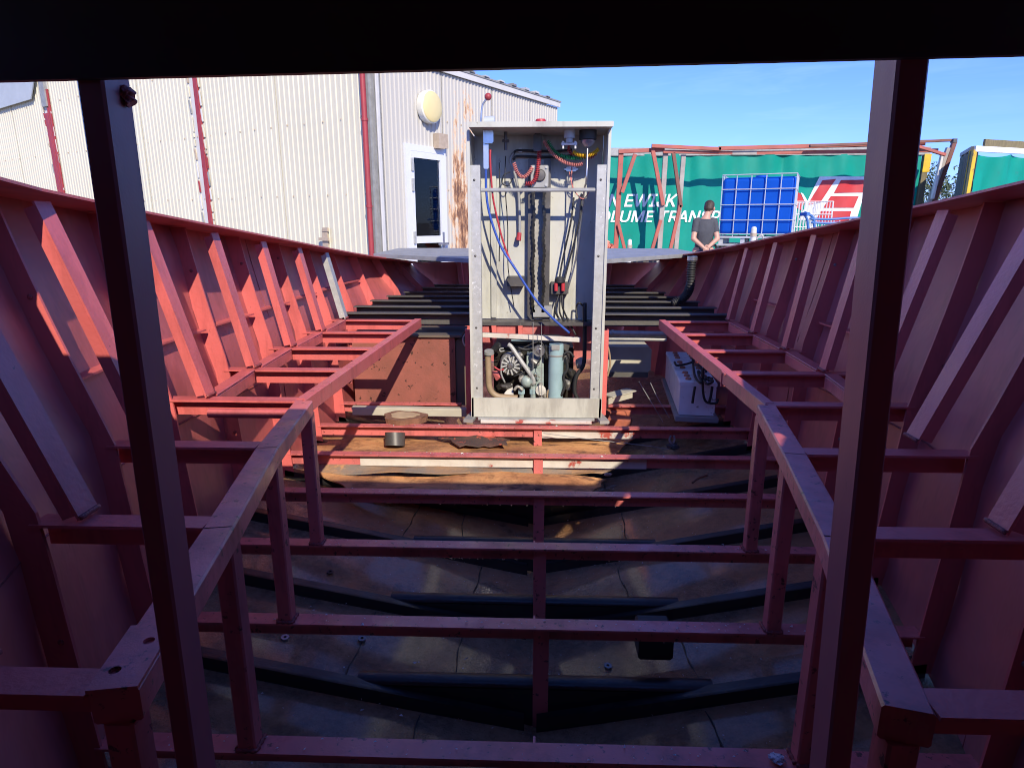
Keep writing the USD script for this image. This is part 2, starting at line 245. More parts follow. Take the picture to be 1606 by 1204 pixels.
# the wet inside of the bottom: black bitumen forward, bare ochre rust aft and to starboard, painted shade by the cabinet
MT['bottom'] = usdkit.material(stage, '/World/Looks/bottom', {
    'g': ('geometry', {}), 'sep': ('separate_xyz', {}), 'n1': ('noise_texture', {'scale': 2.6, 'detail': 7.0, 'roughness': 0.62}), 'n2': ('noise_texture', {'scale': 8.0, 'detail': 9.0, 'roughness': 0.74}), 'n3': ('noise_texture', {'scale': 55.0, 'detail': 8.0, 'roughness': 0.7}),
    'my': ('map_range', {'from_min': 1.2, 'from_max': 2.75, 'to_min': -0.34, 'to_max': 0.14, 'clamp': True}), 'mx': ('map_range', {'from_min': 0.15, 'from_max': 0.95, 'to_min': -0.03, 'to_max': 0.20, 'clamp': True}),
    'a1': ('math', {'math_type': 'add'}), 'ma': ('map_range', {'from_min': 3.0, 'from_max': 3.5, 'to_min': 0.0, 'to_max': -0.5, 'clamp': True}), 'a3': ('math', {'math_type': 'add'}), 'a2': ('math', {'math_type': 'add'}),  # ma: rust fades to dark beside the cabinet, its shade put into the colour
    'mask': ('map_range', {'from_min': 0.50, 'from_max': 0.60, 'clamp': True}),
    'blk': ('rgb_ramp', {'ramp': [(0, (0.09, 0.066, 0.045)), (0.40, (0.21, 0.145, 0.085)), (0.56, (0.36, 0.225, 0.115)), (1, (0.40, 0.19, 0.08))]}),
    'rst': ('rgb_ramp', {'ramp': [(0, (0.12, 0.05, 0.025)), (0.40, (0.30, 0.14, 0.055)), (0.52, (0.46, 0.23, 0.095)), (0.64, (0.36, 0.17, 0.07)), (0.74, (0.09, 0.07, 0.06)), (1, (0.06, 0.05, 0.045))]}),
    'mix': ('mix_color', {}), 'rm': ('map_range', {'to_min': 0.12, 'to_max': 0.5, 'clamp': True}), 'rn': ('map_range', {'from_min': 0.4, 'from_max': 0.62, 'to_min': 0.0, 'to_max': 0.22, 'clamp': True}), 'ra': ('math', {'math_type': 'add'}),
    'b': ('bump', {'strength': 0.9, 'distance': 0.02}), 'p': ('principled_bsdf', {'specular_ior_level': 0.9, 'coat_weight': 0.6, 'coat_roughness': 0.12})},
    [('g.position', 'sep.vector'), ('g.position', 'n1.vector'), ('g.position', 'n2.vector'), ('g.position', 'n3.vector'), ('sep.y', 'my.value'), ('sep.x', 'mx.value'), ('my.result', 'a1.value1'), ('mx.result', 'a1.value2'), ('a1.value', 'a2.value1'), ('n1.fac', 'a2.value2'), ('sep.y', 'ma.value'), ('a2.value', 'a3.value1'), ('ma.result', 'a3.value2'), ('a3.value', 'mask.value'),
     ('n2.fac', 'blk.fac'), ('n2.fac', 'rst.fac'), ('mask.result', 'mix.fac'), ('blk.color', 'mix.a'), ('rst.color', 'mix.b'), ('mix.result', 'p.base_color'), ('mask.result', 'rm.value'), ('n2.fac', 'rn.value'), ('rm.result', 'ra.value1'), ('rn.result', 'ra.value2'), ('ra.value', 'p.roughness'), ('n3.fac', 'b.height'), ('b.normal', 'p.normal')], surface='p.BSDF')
# gable cladding: white paint peeling to rust right of the door
def gable_mat(x0, x1):
    MT['gable_clad'] = usdkit.material(stage, '/World/Looks/gable_clad', {
        'g': ('geometry', {}), 'sep': ('separate_xyz', {}), 'mp': ('mapping', {'scale': (6.0, 6.0, 2.0)}), 'n': ('noise_texture', {'scale': 1.3, 'detail': 8.0, 'roughness': 0.72}), 'n2': ('noise_texture', {'scale': 3.0, 'detail': 5.0}),
        'up': ('map_range', {'from_min': x0, 'from_max': x0+0.25, 'to_min': -0.35, 'to_max': 0.02, 'clamp': True}), 'dn': ('map_range', {'from_min': x1-0.25, 'from_max': x1, 'to_min': 0.02, 'to_max': -0.35, 'clamp': True}), 'mn': ('math', {'math_type': 'minimum'}),
        'zz': ('map_range', {'from_min': C+0.2, 'from_max': C+2.2, 'to_min': 0.10, 'to_max': -0.13, 'clamp': True}), 'a': ('math', {'math_type': 'add'}), 'a2': ('math', {'math_type': 'add'}),
        'ru': ('rgb_ramp', {'ramp': [(0, (0.47, 0.45, 0.405)), (0.50, (0.47, 0.45, 0.405)), (0.545, (0.62, 0.46, 0.32)), (0.60, (0.42, 0.22, 0.11)), (0.66, (0.16, 0.08, 0.05)), (1, (0.12, 0.06, 0.04))]}),
        'p': ('principled_bsdf', {'roughness': 0.55})},
        [('g.position', 'sep.vector'), ('g.position', 'mp.vector'), ('mp.vector', 'n.vector'), ('sep.x', 'up.value'), ('sep.x', 'dn.value'), ('up.result', 'mn.value1'), ('dn.result', 'mn.value2'), ('sep.z', 'zz.value'), ('mn.value', 'a.value1'), ('zz.result', 'a.value2'), ('a.value', 'a2.value1'), ('n.fac', 'a2.value2'), ('a2.value', 'ru.fac'), ('ru.color', 'p.base_color')], surface='p.BSDF')
MT['pane'] = usdkit.material(stage, '/World/Looks/pane', {'f': ('fresnel', {'IOR': 1.45}), 't': ('transparent_bsdf', {'color': (0.75, 0.8, 0.8)}), 'gl': ('glossy_bsdf', {'roughness': 0.02, 'color': (0.9, 0.9, 0.9)}), 'm': ('mix_closure', {})},
    [('f.fac', 'm.fac'), ('t.BSDF', 'm.closure1'), ('gl.BSDF', 'm.closure2')], surface='m.closure')

# ------------------------------------------------------------------ ground
g = grid(lambda u, v: V(u, v, -C+0.02*math.sin(u*0.7)*math.sin(v*0.6) if abs(u) < 40 and abs(v) < 40 else -C), np.r_[-2500, -400, -80, np.arange(-40, 41, 2), 80, 400, 2500], np.r_[-2500, -400, -80, np.arange(-40, 41, 2), 80, 400, 2500])
single('ground', 'dusty grey yard surface around the hull', 'ground', g, 'yard', smooth=True, kind='structure')

# ------------------------------------------------------------------ the hull (one welded thing)
Yk = lambda k: 1.2313+0.5*k
KS = [-5, -4, -3, -2, -1, 0, 1, 2, 3, 4, 5, 6, 7, 8, 9, 10, 11]
XT = [.45, .62, .80, 1.04, 1.26, 1.43, 1.53, 1.555, 1.555, 1.555, 1.555, 1.555, 1.55, 1.52, 1.46, 1.39, 1.30]
XM = [.22, .38, .55, .74, .95, 1.14, 1.30, 1.41, 1.43, 1.43, 1.43, 1.43, 1.42, 1.38, 1.26, 1.14, 1.02]
XC = [.12, .26, .42, .62, .87, 1.09, 1.24, 1.35, 1.38, 1.38, 1.38, 1.38, 1.36, 1.31, 1.18, 1.05, .92]
def tab(t, Y): return float(np.interp(Y, [Yk(k) for k in KS], t))
def gz(Y, s): return (0.094 if s < 0 else 0.128)-0.0995*(Y-1.73)
ZM, ZC = -0.62, -1.36
def hx(Y, z, s):
    """half-breadth of the plating at height z"""
    zt = gz(Y, s); T_, M_, C_ = tab(XT, Y), tab(XM, Y), tab(XC, Y)
    if z > ZM:
        u = (z-ZM)/(zt-ZM); return M_+(T_-M_)*(u*0.78+0.22*(1-(1-u)**2))
    return C_+(M_-C_)*(z-ZC)/(ZM-ZC)
def kz(x, Y): return ZC-0.20*(tab(XC, Y)-abs(x))         # bottom plating height at x
hull = thing('boat_hull', 'open unfinished steel boat hull in red oxide primer around the camera', 'boat hull', (0, 1, -1.64), S)
Ys = [Yk(k) for k in np.arange(-5, 11.01, 0.5)]
for s in (-1, 1):
    for z0, z1, nm in ((0.0, 0.42, 'lower'), (0.42, 1.0, 'upper')):
        for a, b in ((-5, 0.45), (0.45, 4.45), (4.45, 11)):
            ys = [Yk(k) for k in np.r_[np.arange(a, b, 0.5), b]]
            def fn(y, t, s=s):
                z = ZC+(gz(y, s)-ZC)*t; w = 0.008*math.sin(y*7+t*5)*math.sin(t*9)+0.005*math.sin(y*12.57+1.2)*math.sin(t*13+y)+0.004*math.sin(y*3+t*17)
                return V(s*(hx(y, z, s)+w), y, z)
            part(hull, 'side_plate', grid(fn, ys, np.linspace(z0, z1, 7), (s*0.007, 0, 0)), 'red_plate', smooth=35)
    # welded seams between the plates
    def seam(ys, t): return [V(s*(hx(y, ZC+(gz(y, s)-ZC)*t, s)-0.001), y, ZC+(gz(y, s)-ZC)*t) for y in ys]
    part(hull, 'weld_seam', tube(seam(np.arange(Yk(-2), Yk(9), 0.1), 0.42), 0.0028, 5), 'weld', smooth=True)
    for k in (0.45, 4.45):
        ts = np.linspace(0, 1, 24); part(hull, 'weld_seam', tube([V(s*(hx(Yk(k), ZC+(gz(Yk(k), s)-ZC)*t, s)-0.001), Yk(k), ZC+(gz(Yk(k), s)-ZC)*t) for t in ts], 0.0022, 5), 'weld', smooth=True)
    # bottom plates, keel to chine
    for a, b in ((-5, 1.4), (1.4, 3.3), (3.3, 7.2), (7.2, 11)):
        ys = [Yk(k) for k in np.r_[np.arange(a, b, 0.5), b]]
        for u0, u1 in ((0.0, 0.52), (0.52, 1.0)):
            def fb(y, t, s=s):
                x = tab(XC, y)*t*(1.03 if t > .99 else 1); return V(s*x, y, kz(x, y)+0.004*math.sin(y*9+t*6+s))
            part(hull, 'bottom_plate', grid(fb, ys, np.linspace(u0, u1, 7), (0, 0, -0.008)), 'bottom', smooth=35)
    for k in range(-1, 5):
        for xs_ in ((.36, .72) if s < 0 else (.50,))[:1+(k % 2)]:
            x0 = xs_+rng.uniform(-.10, .10); sl = rng.uniform(-.10, .10); y0, y1 = Yk(k)+.01, Yk(k+1)-.01
            part(hull, 'weld_seam', tube([V(s*(x0+sl*(y-y0)+.004*math.sin(y*31)), y, kz(x0+sl*(y-y0), y)+.0025) for y in np.linspace(y0, y1, 14)], [.0025+.0012*math.sin(q*2.3+k) for q in range(14)], 5), 'bottom_frame', smooth=True)
    # gunwale: flat bar lip standing inward along the top of the plating
    gl = [V(s*(tab(XT, y)+0.008), y, gz(y, s)) for y in Ys if y > 0.7]; gi = [p-V(s*0.225, 0, 0.004) for p in gl]
    n = len(gl); v = gl+gi+[p-V(0, 0, 0.008) for p in gi]+[p-V(0, 0, 0.008) for p in gl]; f = []
    for i in range(n-1):
        for q in range(4): A, B = q*n+i, ((q+1) % 4)*n+i; f += [(A, B, B+1), (A, B+1, A+1)]
    m = tm(v, f)
    if m.volume < 0: m.invert()
    part(hull, 'gunwale', m, 'red_paint')
    # longitudinal ledges on the plating
    for k in range(1, 8):
        y0, y1 = Yk(k)+0.02, Yk(k+1)-0.03; z = -0.43 if s < 0 else -0.46
        a, b = V(s*hx(y0, z, s), y0, z-0.02), V(s*hx(y1, z, s), y1, z-0.025)
        if s < 0 or k in (3, 5): part(hull, 'plate_stringer', sheet([a, b, b-V(s*0.05, 0, 0), a-V(s*0.05, 0, 0)], (0, 0, 1), 0.007), 'red_paint')
    # hull frames: flat bar web with a narrow flange
    for k in range(-2, 11):
        y = Yk(k)+0.004; zs = np.linspace(ZC+0.01, gz(y, s)-0.012, 13); W = 0.070
        o = [V(s*(hx(y, z, s)+0.002), y, z) for z in zs]; i_ = [V(s*(hx(y, z, s)-W), y, z) for z in zs]
        v = o+i_+[p+V(0, 0.008, 0) for p in i_]+[p+V(0, 0.008, 0) for p in o]; n = 13; f = []
        for j in range(n-1):
            for q in range(4): A, B = q*n+j, ((q+1) % 4)*n+j; f += [(A, B, B+1), (A, B+1, A+1)]
        w1 = tm(v, f)
        if w1.volume < 0: w1.invert()
        part(hull, 'hull_frame', w1, 'red_paint')
    # diagonal struts from gunwale to platform
    foot = {0: .985, 1: 1.12, 2: 1.21, 3: 1.245, 4: 1.265, 5: 1.265, 6: 1.27}
    for k in range(-1, 7):
        y = Yk(k)+0.012; xf = foot.get(k, 0.80)+(0.02 if s > 0 and k > 2 else 0); xf -= 0.03 if (s > 0 and k == 1) else 0
        zt = gz(y, s)-0.035; xt = tab(XT, y)-0.18
        zb = -0.628
        if s > 0 and k == 1: xf, zb = xf-0.005, -0.60
        p0, p1 = V(s*xf, y, zb), V(s*xt, y, zt); d = unit(p1-p0); outw = unit(np.cross(V(0, 1, 0), d)*(-s))
        if outw[0]*s < 0: outw = -outw
        yy = V(0, 1, 0); w = 0.062
        fl = sweep([(0, 0), (w, 0), (w, 0.007), (0, 0.007)], [p0, p1], yy, outw); wb = sweep([(-0.0003, 0.0072), (0.007, 0.0072), (0.007, 0.038), (-0.0003, 0.038)], [p0+d*0.012, p1-d*0.01], yy, outw)
        galv = s < 0 and k == 6
        part(hull, 'strut', cat(fl, wb), 'galvanised' if galv else 'red_paint', label='bare galvanised strut' if galv else None)
        part(hull, 'weld_bead', tube([p0+yy*t+d*0.004-outw*0.002+V(0, 0, 0.002*math.sin(t*300)) for t in np.linspace(0, w, 7)], 0.006, 5), 'weld', smooth=True)
    # stringer joining the strut feet
    for k in range(2, 6):
        a, b = [V(s*(foot[q]+0.02+(0.02 if s > 0 and q > 2 else 0)), Yk(q)+(0.075 if q == k else -0.01), -0.635) for q in (k, k+1)]
        part(hull, 'foot_stringer', cat(bar(a, b, 0.055, 0.007), bar(a-V(s*.022, 0, .032), b-V(s*.022, 0, .032), 0.007, 0.05)), 'red_paint')

def lbeam(x0, x1, y, z, w=0.056, h=0.07):
    """angle bar: top flange reaching forward, web behind"""
    return cat(sweep([(0, 0), (w, 0), (w, -0.007), (0, -0.007)], [V(x0, y, z), V(x1, y, z)], V(0, 1, 0), V(0, 0, 1)), sweep([(w-0.007, -0.0072), (w+0.0003, -0.0072), (w+0.0003, -h), (w-0.007, -h)], [V(x0+.001, y, z), V(x1-.001, y, z)], V(0, 1, 0), V(0, 0, 1)))
ZF, ZP = -1.22, -0.636
RO = {-1: (-.585, .51), 0: (-.675, .64), 1: (-.775, .745), 2: (-.845, .84), 3: (-.815, .825), 4: (-.80, .835), 5: (-.787, .852), 6: (-.775, .853)}
for k in range(-1, 7):                                         # floor beams from side to side
    y = Yk(k); xl, xr = -(hx(y, ZF, -1)-0.055), hx(y, ZF, 1)-0.055
    if k in (4, 5):
        part(hull, 'floor_beam', sweep([(0, 0), (.056, 0), (.056, -0.007), (0, -0.007)], [V(xl, y, ZF), V(xr, y, ZF)], V(0, 1, 0), V(0, 0, 1)), 'red_worn')
        x0 = -.95 if k == 4 else .05
        web = lambda a, b: sweep([(.049, -0.0072), (.0563, -0.0072), (.0563, -.075), (.049, -.075)], [V(a, y, ZF), V(b, y, ZF)], V(0, 1, 0), V(0, 0, 1))
        part(hull, 'floor_beam', web(xl, xr), 'red_worn'); part(hull, 'pale_strip', web(x0, .62).apply_translation((0, -.0035, -.004)), 'white_worn', label='pale worn strip on the beam web')
    elif k == 6:
        for a, b in ((xl, -.50), (.52, xr)): part(hull, 'floor_beam', lbeam(a, b, y, ZF), 'red_worn')
    else: part(hull, 'floor_beam', lbeam(xl, xr, y, ZF), 'red_worn')
    if k < 6:
        zc = kz(0, y); part(hull, 'centre_stanchion', cat(bar(V(.032, y+.033, ZF-.008), V(.032, y+.033, zc), .05, .006, (0, 1, 0), .001), bar(V(.010, y+.06, ZF-.0085), V(.010, y+.06, zc), .006, .05, (0, 1, 0), .001)), 'red_worn')
    for i, s in enumerate((-1, 1)):                            # platform beams on each side
        xo = s*(hx(y, ZP, s)-.045); xi = RO[k][i]+s*(.035 if k < 2 else .008)
        part(hull, 'platform_beam', lbeam(min(xo, xi), max(xo, xi), y, ZP), 'red_paint')
    # V floors welded on the bottom plates
    for s in (-1, 1):
        xs = np.linspace(0.02, tab(XC, y)-0.02, 9); top = [V(s*x, y+.004, kz(x, y)+.048) for x in xs]; bot = [V(s*x, y+.004, kz(x, y)-.002) for x in xs]; n = 9
        v = top+bot+[p+V(0, .008, 0) for p in bot]+[p+V(0, .008, 0) for p in top]; f = []
        for j in range(n-1):
            for q in range(4): A, B = q*n+j, ((q+1) % 4)*n+j; f += [(A, B, B+1), (A, B+1, A+1)]
        w1 = tm(v, f); v = [p+V(0, .0005, 0) for p in top]+[p+V(0, .045, 0) for p in top]+[p+V(0, .045, -.007) for p in top]+[p+V(0, .0005, -.007) for p in top]; w2 = tm(v, f)
        for q in (w1, w2):
            if q.volume < 0: q.invert()
        part(hull, 'bottom_frame', cat(w1, w2), 'bottom_frame')
    yq = y; y = y+.066; zc = kz(0.55, y)+.040; m = sweep([(.030*math.cos(q), .017*math.sin(q)) for q in np.linspace(0, 2*math.pi, 13)[:-1]], [V(-.57, y-.004, zc), V(.59, y-.004, zc)], V(0, 1, 0), V(0, 0, 1))
    w = sheet([V(-.60, y-.034, zc-.006), V(.62, y-.034, zc-.006), V(.03, y-.034, kz(0, y)), ], (0, 1, 0), .007)
    part(hull, 'floor_plate', cat(m, w), 'bottom_frame', smooth=40); y = yq

drops = []
for k, n_ in ((2, 46), (3, 16), (1, 10)):
    for q in range(n_): drops.append(ball(V(nrg.uniform(-.75, .5), Yk(k)+.052, ZF-.0715-nrg.uniform(0, .003)), nrg.uniform(.0016, .0030), 1))
single('water_drops', 'row of small water drops hanging under the floor beams', 'water drops', cat(drops), 'water', smooth=True, s=S, kind='stuff')
# platform rails and their posts
for i, s in enumerate((-1, 1)):
    near = [V(RO[k][i]+s*.0, Yk(k)+(.012 if k == -1 else 0), ZP-.026) for k in (-1, 0, 1, 2)]
    for a, b in zip(near[:-1], near[1:]): part(hull, 'platform_rail', bar(a, b+unit(b-a)*.004, .066, .054, c=.004), 'red_worn')
    far = [V(RO[k][i], Yk(k)+.03, ZP-.028) for k in (2, 3, 4, 5, 6)]; far[-1] = far[-1]+V(0, .06, 0)
    part(hull, 'platform_rail', bar(far[0]+V(0, -.02, 0), far[-1], .010, .060, c=.002), 'red_paint')
    part(hull, 'platform_rail', bar(far[0]-V(-s*.021, 0, -.026), far[-1]-V(-s*.021, 0, -.026), .032, .007, c=.001), 'red_paint')
    for k in (-1, 0, 1, 2):
        p = V(RO[k][i]-s*.0, Yk(k)+.028, 0); part(hull, 'rail_post', bar(p+V(0, 0, ZF), p+V(0, 0, ZP-.053), .044, .044, (0, 1, 0), .004), 'red_worn')
    for k in (-1, 0, 1, 2):
        p = V(RO[k][i], Yk(k)+.028, ZF+.003); q = [(-.024, -.024), (.024, -.024), (.024, .024), (-.024, .024), (-.024, -.024)]; pts = [p+V(a[0]*(1-t)+b[0]*t, a[1]*(1-t)+b[1]*t, 0) for a, b in zip(q[:-1], q[1:]) for t in np.linspace(0, 1, 9)[:-1]]
        part(hull, 'weld_bead', tube(pts, [.0055+.002*math.sin(j*2.1+k) for j in range(len(pts))], 6), 'weld', smooth=True)
    # drilled end of the near rail
    if s < 0:
        pl = m3.Manifold.cube([.068, .15, .006], True)
        for dx, dy in ((-.012, -.035), (.010, .030)): pl = pl-m3.Manifold.cylinder(.05, .0085, .0085, 18, True).translate([dx, dy, 0])
        d = near[1]-near[0]; mm = pl.rotate([0, 0, -math.degrees(math.atan2(d[0], d[1]))]).translate(list(near[0]+unit(d)*.07+V(0, 0, .0305))).to_mesh(); part(hull, 'joint_plate', tm(mm.vert_properties[:, :3], mm.tri_verts), 'red_worn')
part(hull, 'pipe_run', cyl(V(-1.18, 2.19, -.672), V(-.87, 2.19, -.672), .017), 'red_paint', smooth=30)
part(hull, 'pipe_end', cyl(V(-.869, 2.19, -.672), V(-.83, 2.19, -.672), .019), 'white_worn', smooth=30, label='white pipe end')

# foredeck over the camera, its edge beam and the two posts under it
YD = 0.735
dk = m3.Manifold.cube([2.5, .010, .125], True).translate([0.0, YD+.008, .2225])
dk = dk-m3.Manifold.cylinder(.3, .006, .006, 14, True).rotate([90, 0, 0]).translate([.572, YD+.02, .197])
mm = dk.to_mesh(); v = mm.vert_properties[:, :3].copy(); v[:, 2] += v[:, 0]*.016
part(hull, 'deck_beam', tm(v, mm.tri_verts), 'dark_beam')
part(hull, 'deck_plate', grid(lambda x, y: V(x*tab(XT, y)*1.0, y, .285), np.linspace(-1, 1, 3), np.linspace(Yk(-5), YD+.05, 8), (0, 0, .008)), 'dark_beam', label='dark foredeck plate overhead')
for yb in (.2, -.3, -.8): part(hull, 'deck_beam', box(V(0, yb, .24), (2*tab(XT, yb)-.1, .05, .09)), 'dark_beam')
part(hull, 'bow_bulkhead', box(V(0, Yk(-5)+.02, -.7), (1.1, .01, 2.1)), 'red_plate')
for a, b, w in (((-.4935, .157), (-.506, -1.22), .031), ((.3988, .164), (.450, -1.22), .034)):
    zb = ZF
    p0 = V(b[0], YD+.040, zb); p1 = V(a[0], YD+.040, a[1]); p1 = p1+(p1-p0)*.075
    d, sd, u = axes(p0, p1, V(0, 1, 0)); part(hull, 'deck_post', sweep(rect(w, .052, .003), [p0, p1], sd, u), 'post_paint')
lump = ball(V(-.4745, YD+.052, .143), V(.007, .009, .011), 3); lump.vertices += .0018*np.c_[np.sin(lump.vertices[:, 2]*700), np.sin(lump.vertices[:, 0]*640+lump.vertices[:, 2]*420), np.sin(lump.vertices[:, 0]*800)]
part(hull, 'weld_lump', lump, 'weld')

# stern: black deck beams, transom, pale plates on the stern corners
for y, gap in ((4.36, 0), (4.72, 0), (5.09, 0), (5.42, 0), (5.76, 0), (6.15, 0), (6.45, 0)):
    xx = hx(y, -.62, 1)-.075
    part(hull, 'black_beam', lbeam(-xx, xx, y, -.605, .075, .085), 'black_paint', label='black transverse beam')
part(hull, 'black_beam', bar(V(-.80, 4.62, -.70), V(1.15, 4.62, -.70), .05, .05), 'black_paint')
ye = Yk(11)
part(hull, 'transom_plate', grid(lambda u, t: V(u*(1-t)*.92+u*t*1.30, ye+.02+.10*t, ZC-.18*(1-abs(u))*(1-t)+(gz(ye, -1)-ZC)*t), np.linspace(-1, 1, 9), np.linspace(0, 1, 5), (0, .008, 0)), 'red_plate')
for x in (-.75, -.45, -.15, .15, .45, .75): part(hull, 'transom_frame', bar(V(x*.9, ye-.02, -1.3), V(x*1.05, ye+.055, -.40), .05, .07, (0, 1, 0)), 'red_paint')
zP = -.292
part(hull, 'stern_plate', sheet([V(-1.40, 5.62, zP), V(-.47, 4.94, zP-.006), V(-.47, 6.9, zP), V(-1.44, 6.9, zP)], (0, 0, 1), .032), 'dull_zinc', label='pale zinc plate on the left stern corner')
part(hull, 'stern_plate', sheet([V(.45, 4.82, zP-.006), V(1.43, 5.72, zP+.008), V(1.46, 6.9, zP), V(.45, 6.9, zP)], (0, 0, 1), .032), 'dull_zinc', label='pale zinc plate on the right stern corner')
for s, x in ((-1, -.385), (1, .425)):                         # red uprights beside the cabinet
    part(hull, 'upright', cat(bar(V(x+.028*s, 4.02, ZF), V(x+.028*s, 4.02, -.66), .045, .008, (0, 1, 0), .001), bar(V(x+.05*s, 4.05, ZF), V(x+.05*s, 4.05, -.66), .008, .05, (0, 1, 0), .001)), 'red_paint')
# bolts in the frames
for s in (-1, 1):
    for k in (0, 1, 3, 4, 5):
        for z in (-.20, -.93):
            y = Yk(k)+0.004; part(hull, 'bolt_head', ball(V(s*(hx(y, z, s)-.045), y-.001, z), V(.008, .004, .008), 1), 'zinc_bolt' if s > 0 else 'weld', smooth=True)

# ------------------------------------------------------------------ control cabinet
YF, YB = 3.85, 4.11
cab = thing('control_cabinet', 'tall pale grey open control cabinet on galvanised posts standing amidships in the hull', 'control cabinet', (.02, YF+.1, -1.2), S)
def PB(x0, y0, x1, y1, Y, dep, o=0):                         # a box whose front face fills the pixel rectangle at depth Y
    a, b = P(x0, y1, Y), P(x1, y0, Y); z0, z1 = a[2], b[2]; return box(V((a[0]+b[0])/2, Y+dep/2+o, (z0+z1)/2), (abs(b[0]-a[0]), dep, z1-z0), .003)
zr = P(850, 199, 3.75)[2]; xl, xr = -.374, .415
part(cab, 'roof', box(V(.030, 3.945, zr+.014), (.80, .39, .028), .004), 'cabinet_grey')
zb0 = -1.185; zp = P(755, 259, YF)[2]
for x, nm in ((xl+.030, 'l'), (xr-.030, 'r')):
    s = -1 if x < 0 else 1
    part(cab, 'front_post', cat(sheet([V(x-.028, YF, zb0+.09), V(x+.028, YF, zb0+.09), V(x+.028, YF, zp), V(x-.028, YF, zp)], (0, 1, 0), .006), sheet([V(x-s*.028, YF+.0061, zb0+.09), V(x-s*.028, YF+.05, zb0+.09), V(x-s*.028, YF+.05, zp), V(x-s*.028, YF+.0061, zp)], (s, 0, 0), .006)), 'galvanised')
    xe = xl-.006 if s < 0 else xr+.006
    part(cab, 'side_panel', box(V(xe, (YF+YB)/2, (zr+zb0)/2), (.016, YB-YF+.02, zr-zb0-.002), .002), 'cabinet_grey')
    for z in (-1.0, -.62, -.19, .24): part(cab, 'bolt_head', ball(V(x-.006, YF-.001, z), V(.007, .005, .007), 1), 'dark_steel', smooth=True)
zs = P(850, 500, YB)[2]
part(cab, 'back_panel', box(V(.02, YB+.006, (zr+zs)/2), (xr-xl-.006, .012, zr-zs-.002)), 'cabinet_grey')
part(cab, 'back_rib', box(V(.215, YB-.012, (zr+zs)/2-.05), (.04, .024, zr-zs-.12), .006), 'cabinet_grey'); part(cab, 'back_rib', box(V(-.255, YB-.010, (zr+zs)/2-.05), (.035, .020, zr-zs-.12), .006), 'cabinet_grey')
part(cab, 'shelf', box(V(.02, YB-.05, zs-.014), (xr-xl-.02, .15, .022), .003), 'dark_steel')
part(cab, 'shelf_rail', bar(V(xl+.02, YB-.03, zs-.10), V(.30, YB-.06, zs-.125), .03, .03), 'white_worn')
part(cab, 'front_panel', box(V(.0205, YF-.004, zb0+.062), (xr-xl+.02, .012, .124), .003), 'cabinet_grey')
bz = zb0-.012
part(cab, 'base_frame', cat(bar(V(xl-.03, YF-.06, bz), V(xl+.03, YF+.28, bz), .06, .022), bar(V(xr+.03, YF-.06, bz), V(xr-.03, YF+.28, bz), .06, .022), bar(V(xl+.03, YF-.005, bz+.002), V(xr-.03, YF-.005, bz+.002), .045, .016)), 'dull_zinc')
part(cab, 'base_strip', bar(V(xl+.05, YF-.05, bz-.004), V(xr-.05, YF-.05, bz-.004), .03, .02), 'white_worn')
zbar = P(850, 298, YF+.03)[2]
part(cab, 'cross_bar', bar(V(xl+.06, YF+.03, zbar), V(xr-.06, YF+.03, zbar), .022, .022, c=.006), 'dull_zinc')
# chain mast
for x in (P(833, 400, YB-.06)[0], P(857, 400, YB-.06)[0]):
    part(cab, 'mast_channel', box(V(x, YB-.035, (P(850, 250, YB)[2]+zs)/2), (.042, .055, P(850, 250, YB)[2]-zs), .004), 'dark_steel')
ztop = P(850, 262, YB-.08)[2]
xm = P(846, 300, YB-.08)[0]
part(cab, 'mast_back', box(V(xm, YB-.012, (P(850, 250, YB)[2]+zs)/2), (.10, .008, P(850, 250, YB)[2]-zs-.01)), 'cast_alloy')
gb = part(cab, 'gear_block', box(V(xm, YB-.09, ztop-.055), (.105, .05, .125), .006), 'dull_zinc')
part(cab, 'sprocket', lathe([(0, .0), (.034, .0), (.036, .006), (.03, .012), (.014, .014), (0, .014)], V(xm, YB-.1165, ztop-.05), (0, -1, 0), 20), 'dark_steel', smooth=35, under=gb)
for dx, dz in ((-.04, -.1), (.04, -.1), (.04, .0), (-.04, 0)): part(cab, 'gear_bolt', lathe([(0, 0), (.008, 0), (.008, .006), (0, .006)], V(xm+dx, YB-.1155, ztop-.005+dz), (0, -1, 0), 8), 'galvanised', under=gb)
for x, j in ((xm-.034, 0), (xm+.030, 1)):
    links = []; z = ztop-.12
    while z > zs+.05:
        amp = .004*math.sin(z*31+j); links.append(box(V(x+amp, YB-.085, z), (.013 if len(links) % 2 else .021, .010, .017), .002)); z -= .0155
    part(cab, 'chain', cat(links), 'grease_and_shade', kind='stuff')
for x0, y0, x1, y1, m_ in ((795, 434, 822, 449, 'dark_steel'), (864, 443, 892, 461, 'dark_steel'), (836, 480, 866, 497, 'dull_zinc')): part(cab, 'bracket', PB(x0, y0, x1, y1, YB-.09, .08), m_)
part(cab, 'switch_box', cat(PB(888, 262, 904, 269, YB-.06, .05), PB(885, 264, 907, 267, YB-.05, .04)), 'steel')
for x in (872, 883): part(cab, 'terminal', cyl(P(x, 456, YB-.11), P(x, 444, YB-.11), .012, 10), 'red_wire', smooth=30)
part(cab, 'terminal_base', lathe([(0, 0), (.03, 0), (.03, .02), (.018, .035), (0, .035)], P(878, 443, YB-.10), (0, 0, 1), 16), 'rubber', smooth=30)
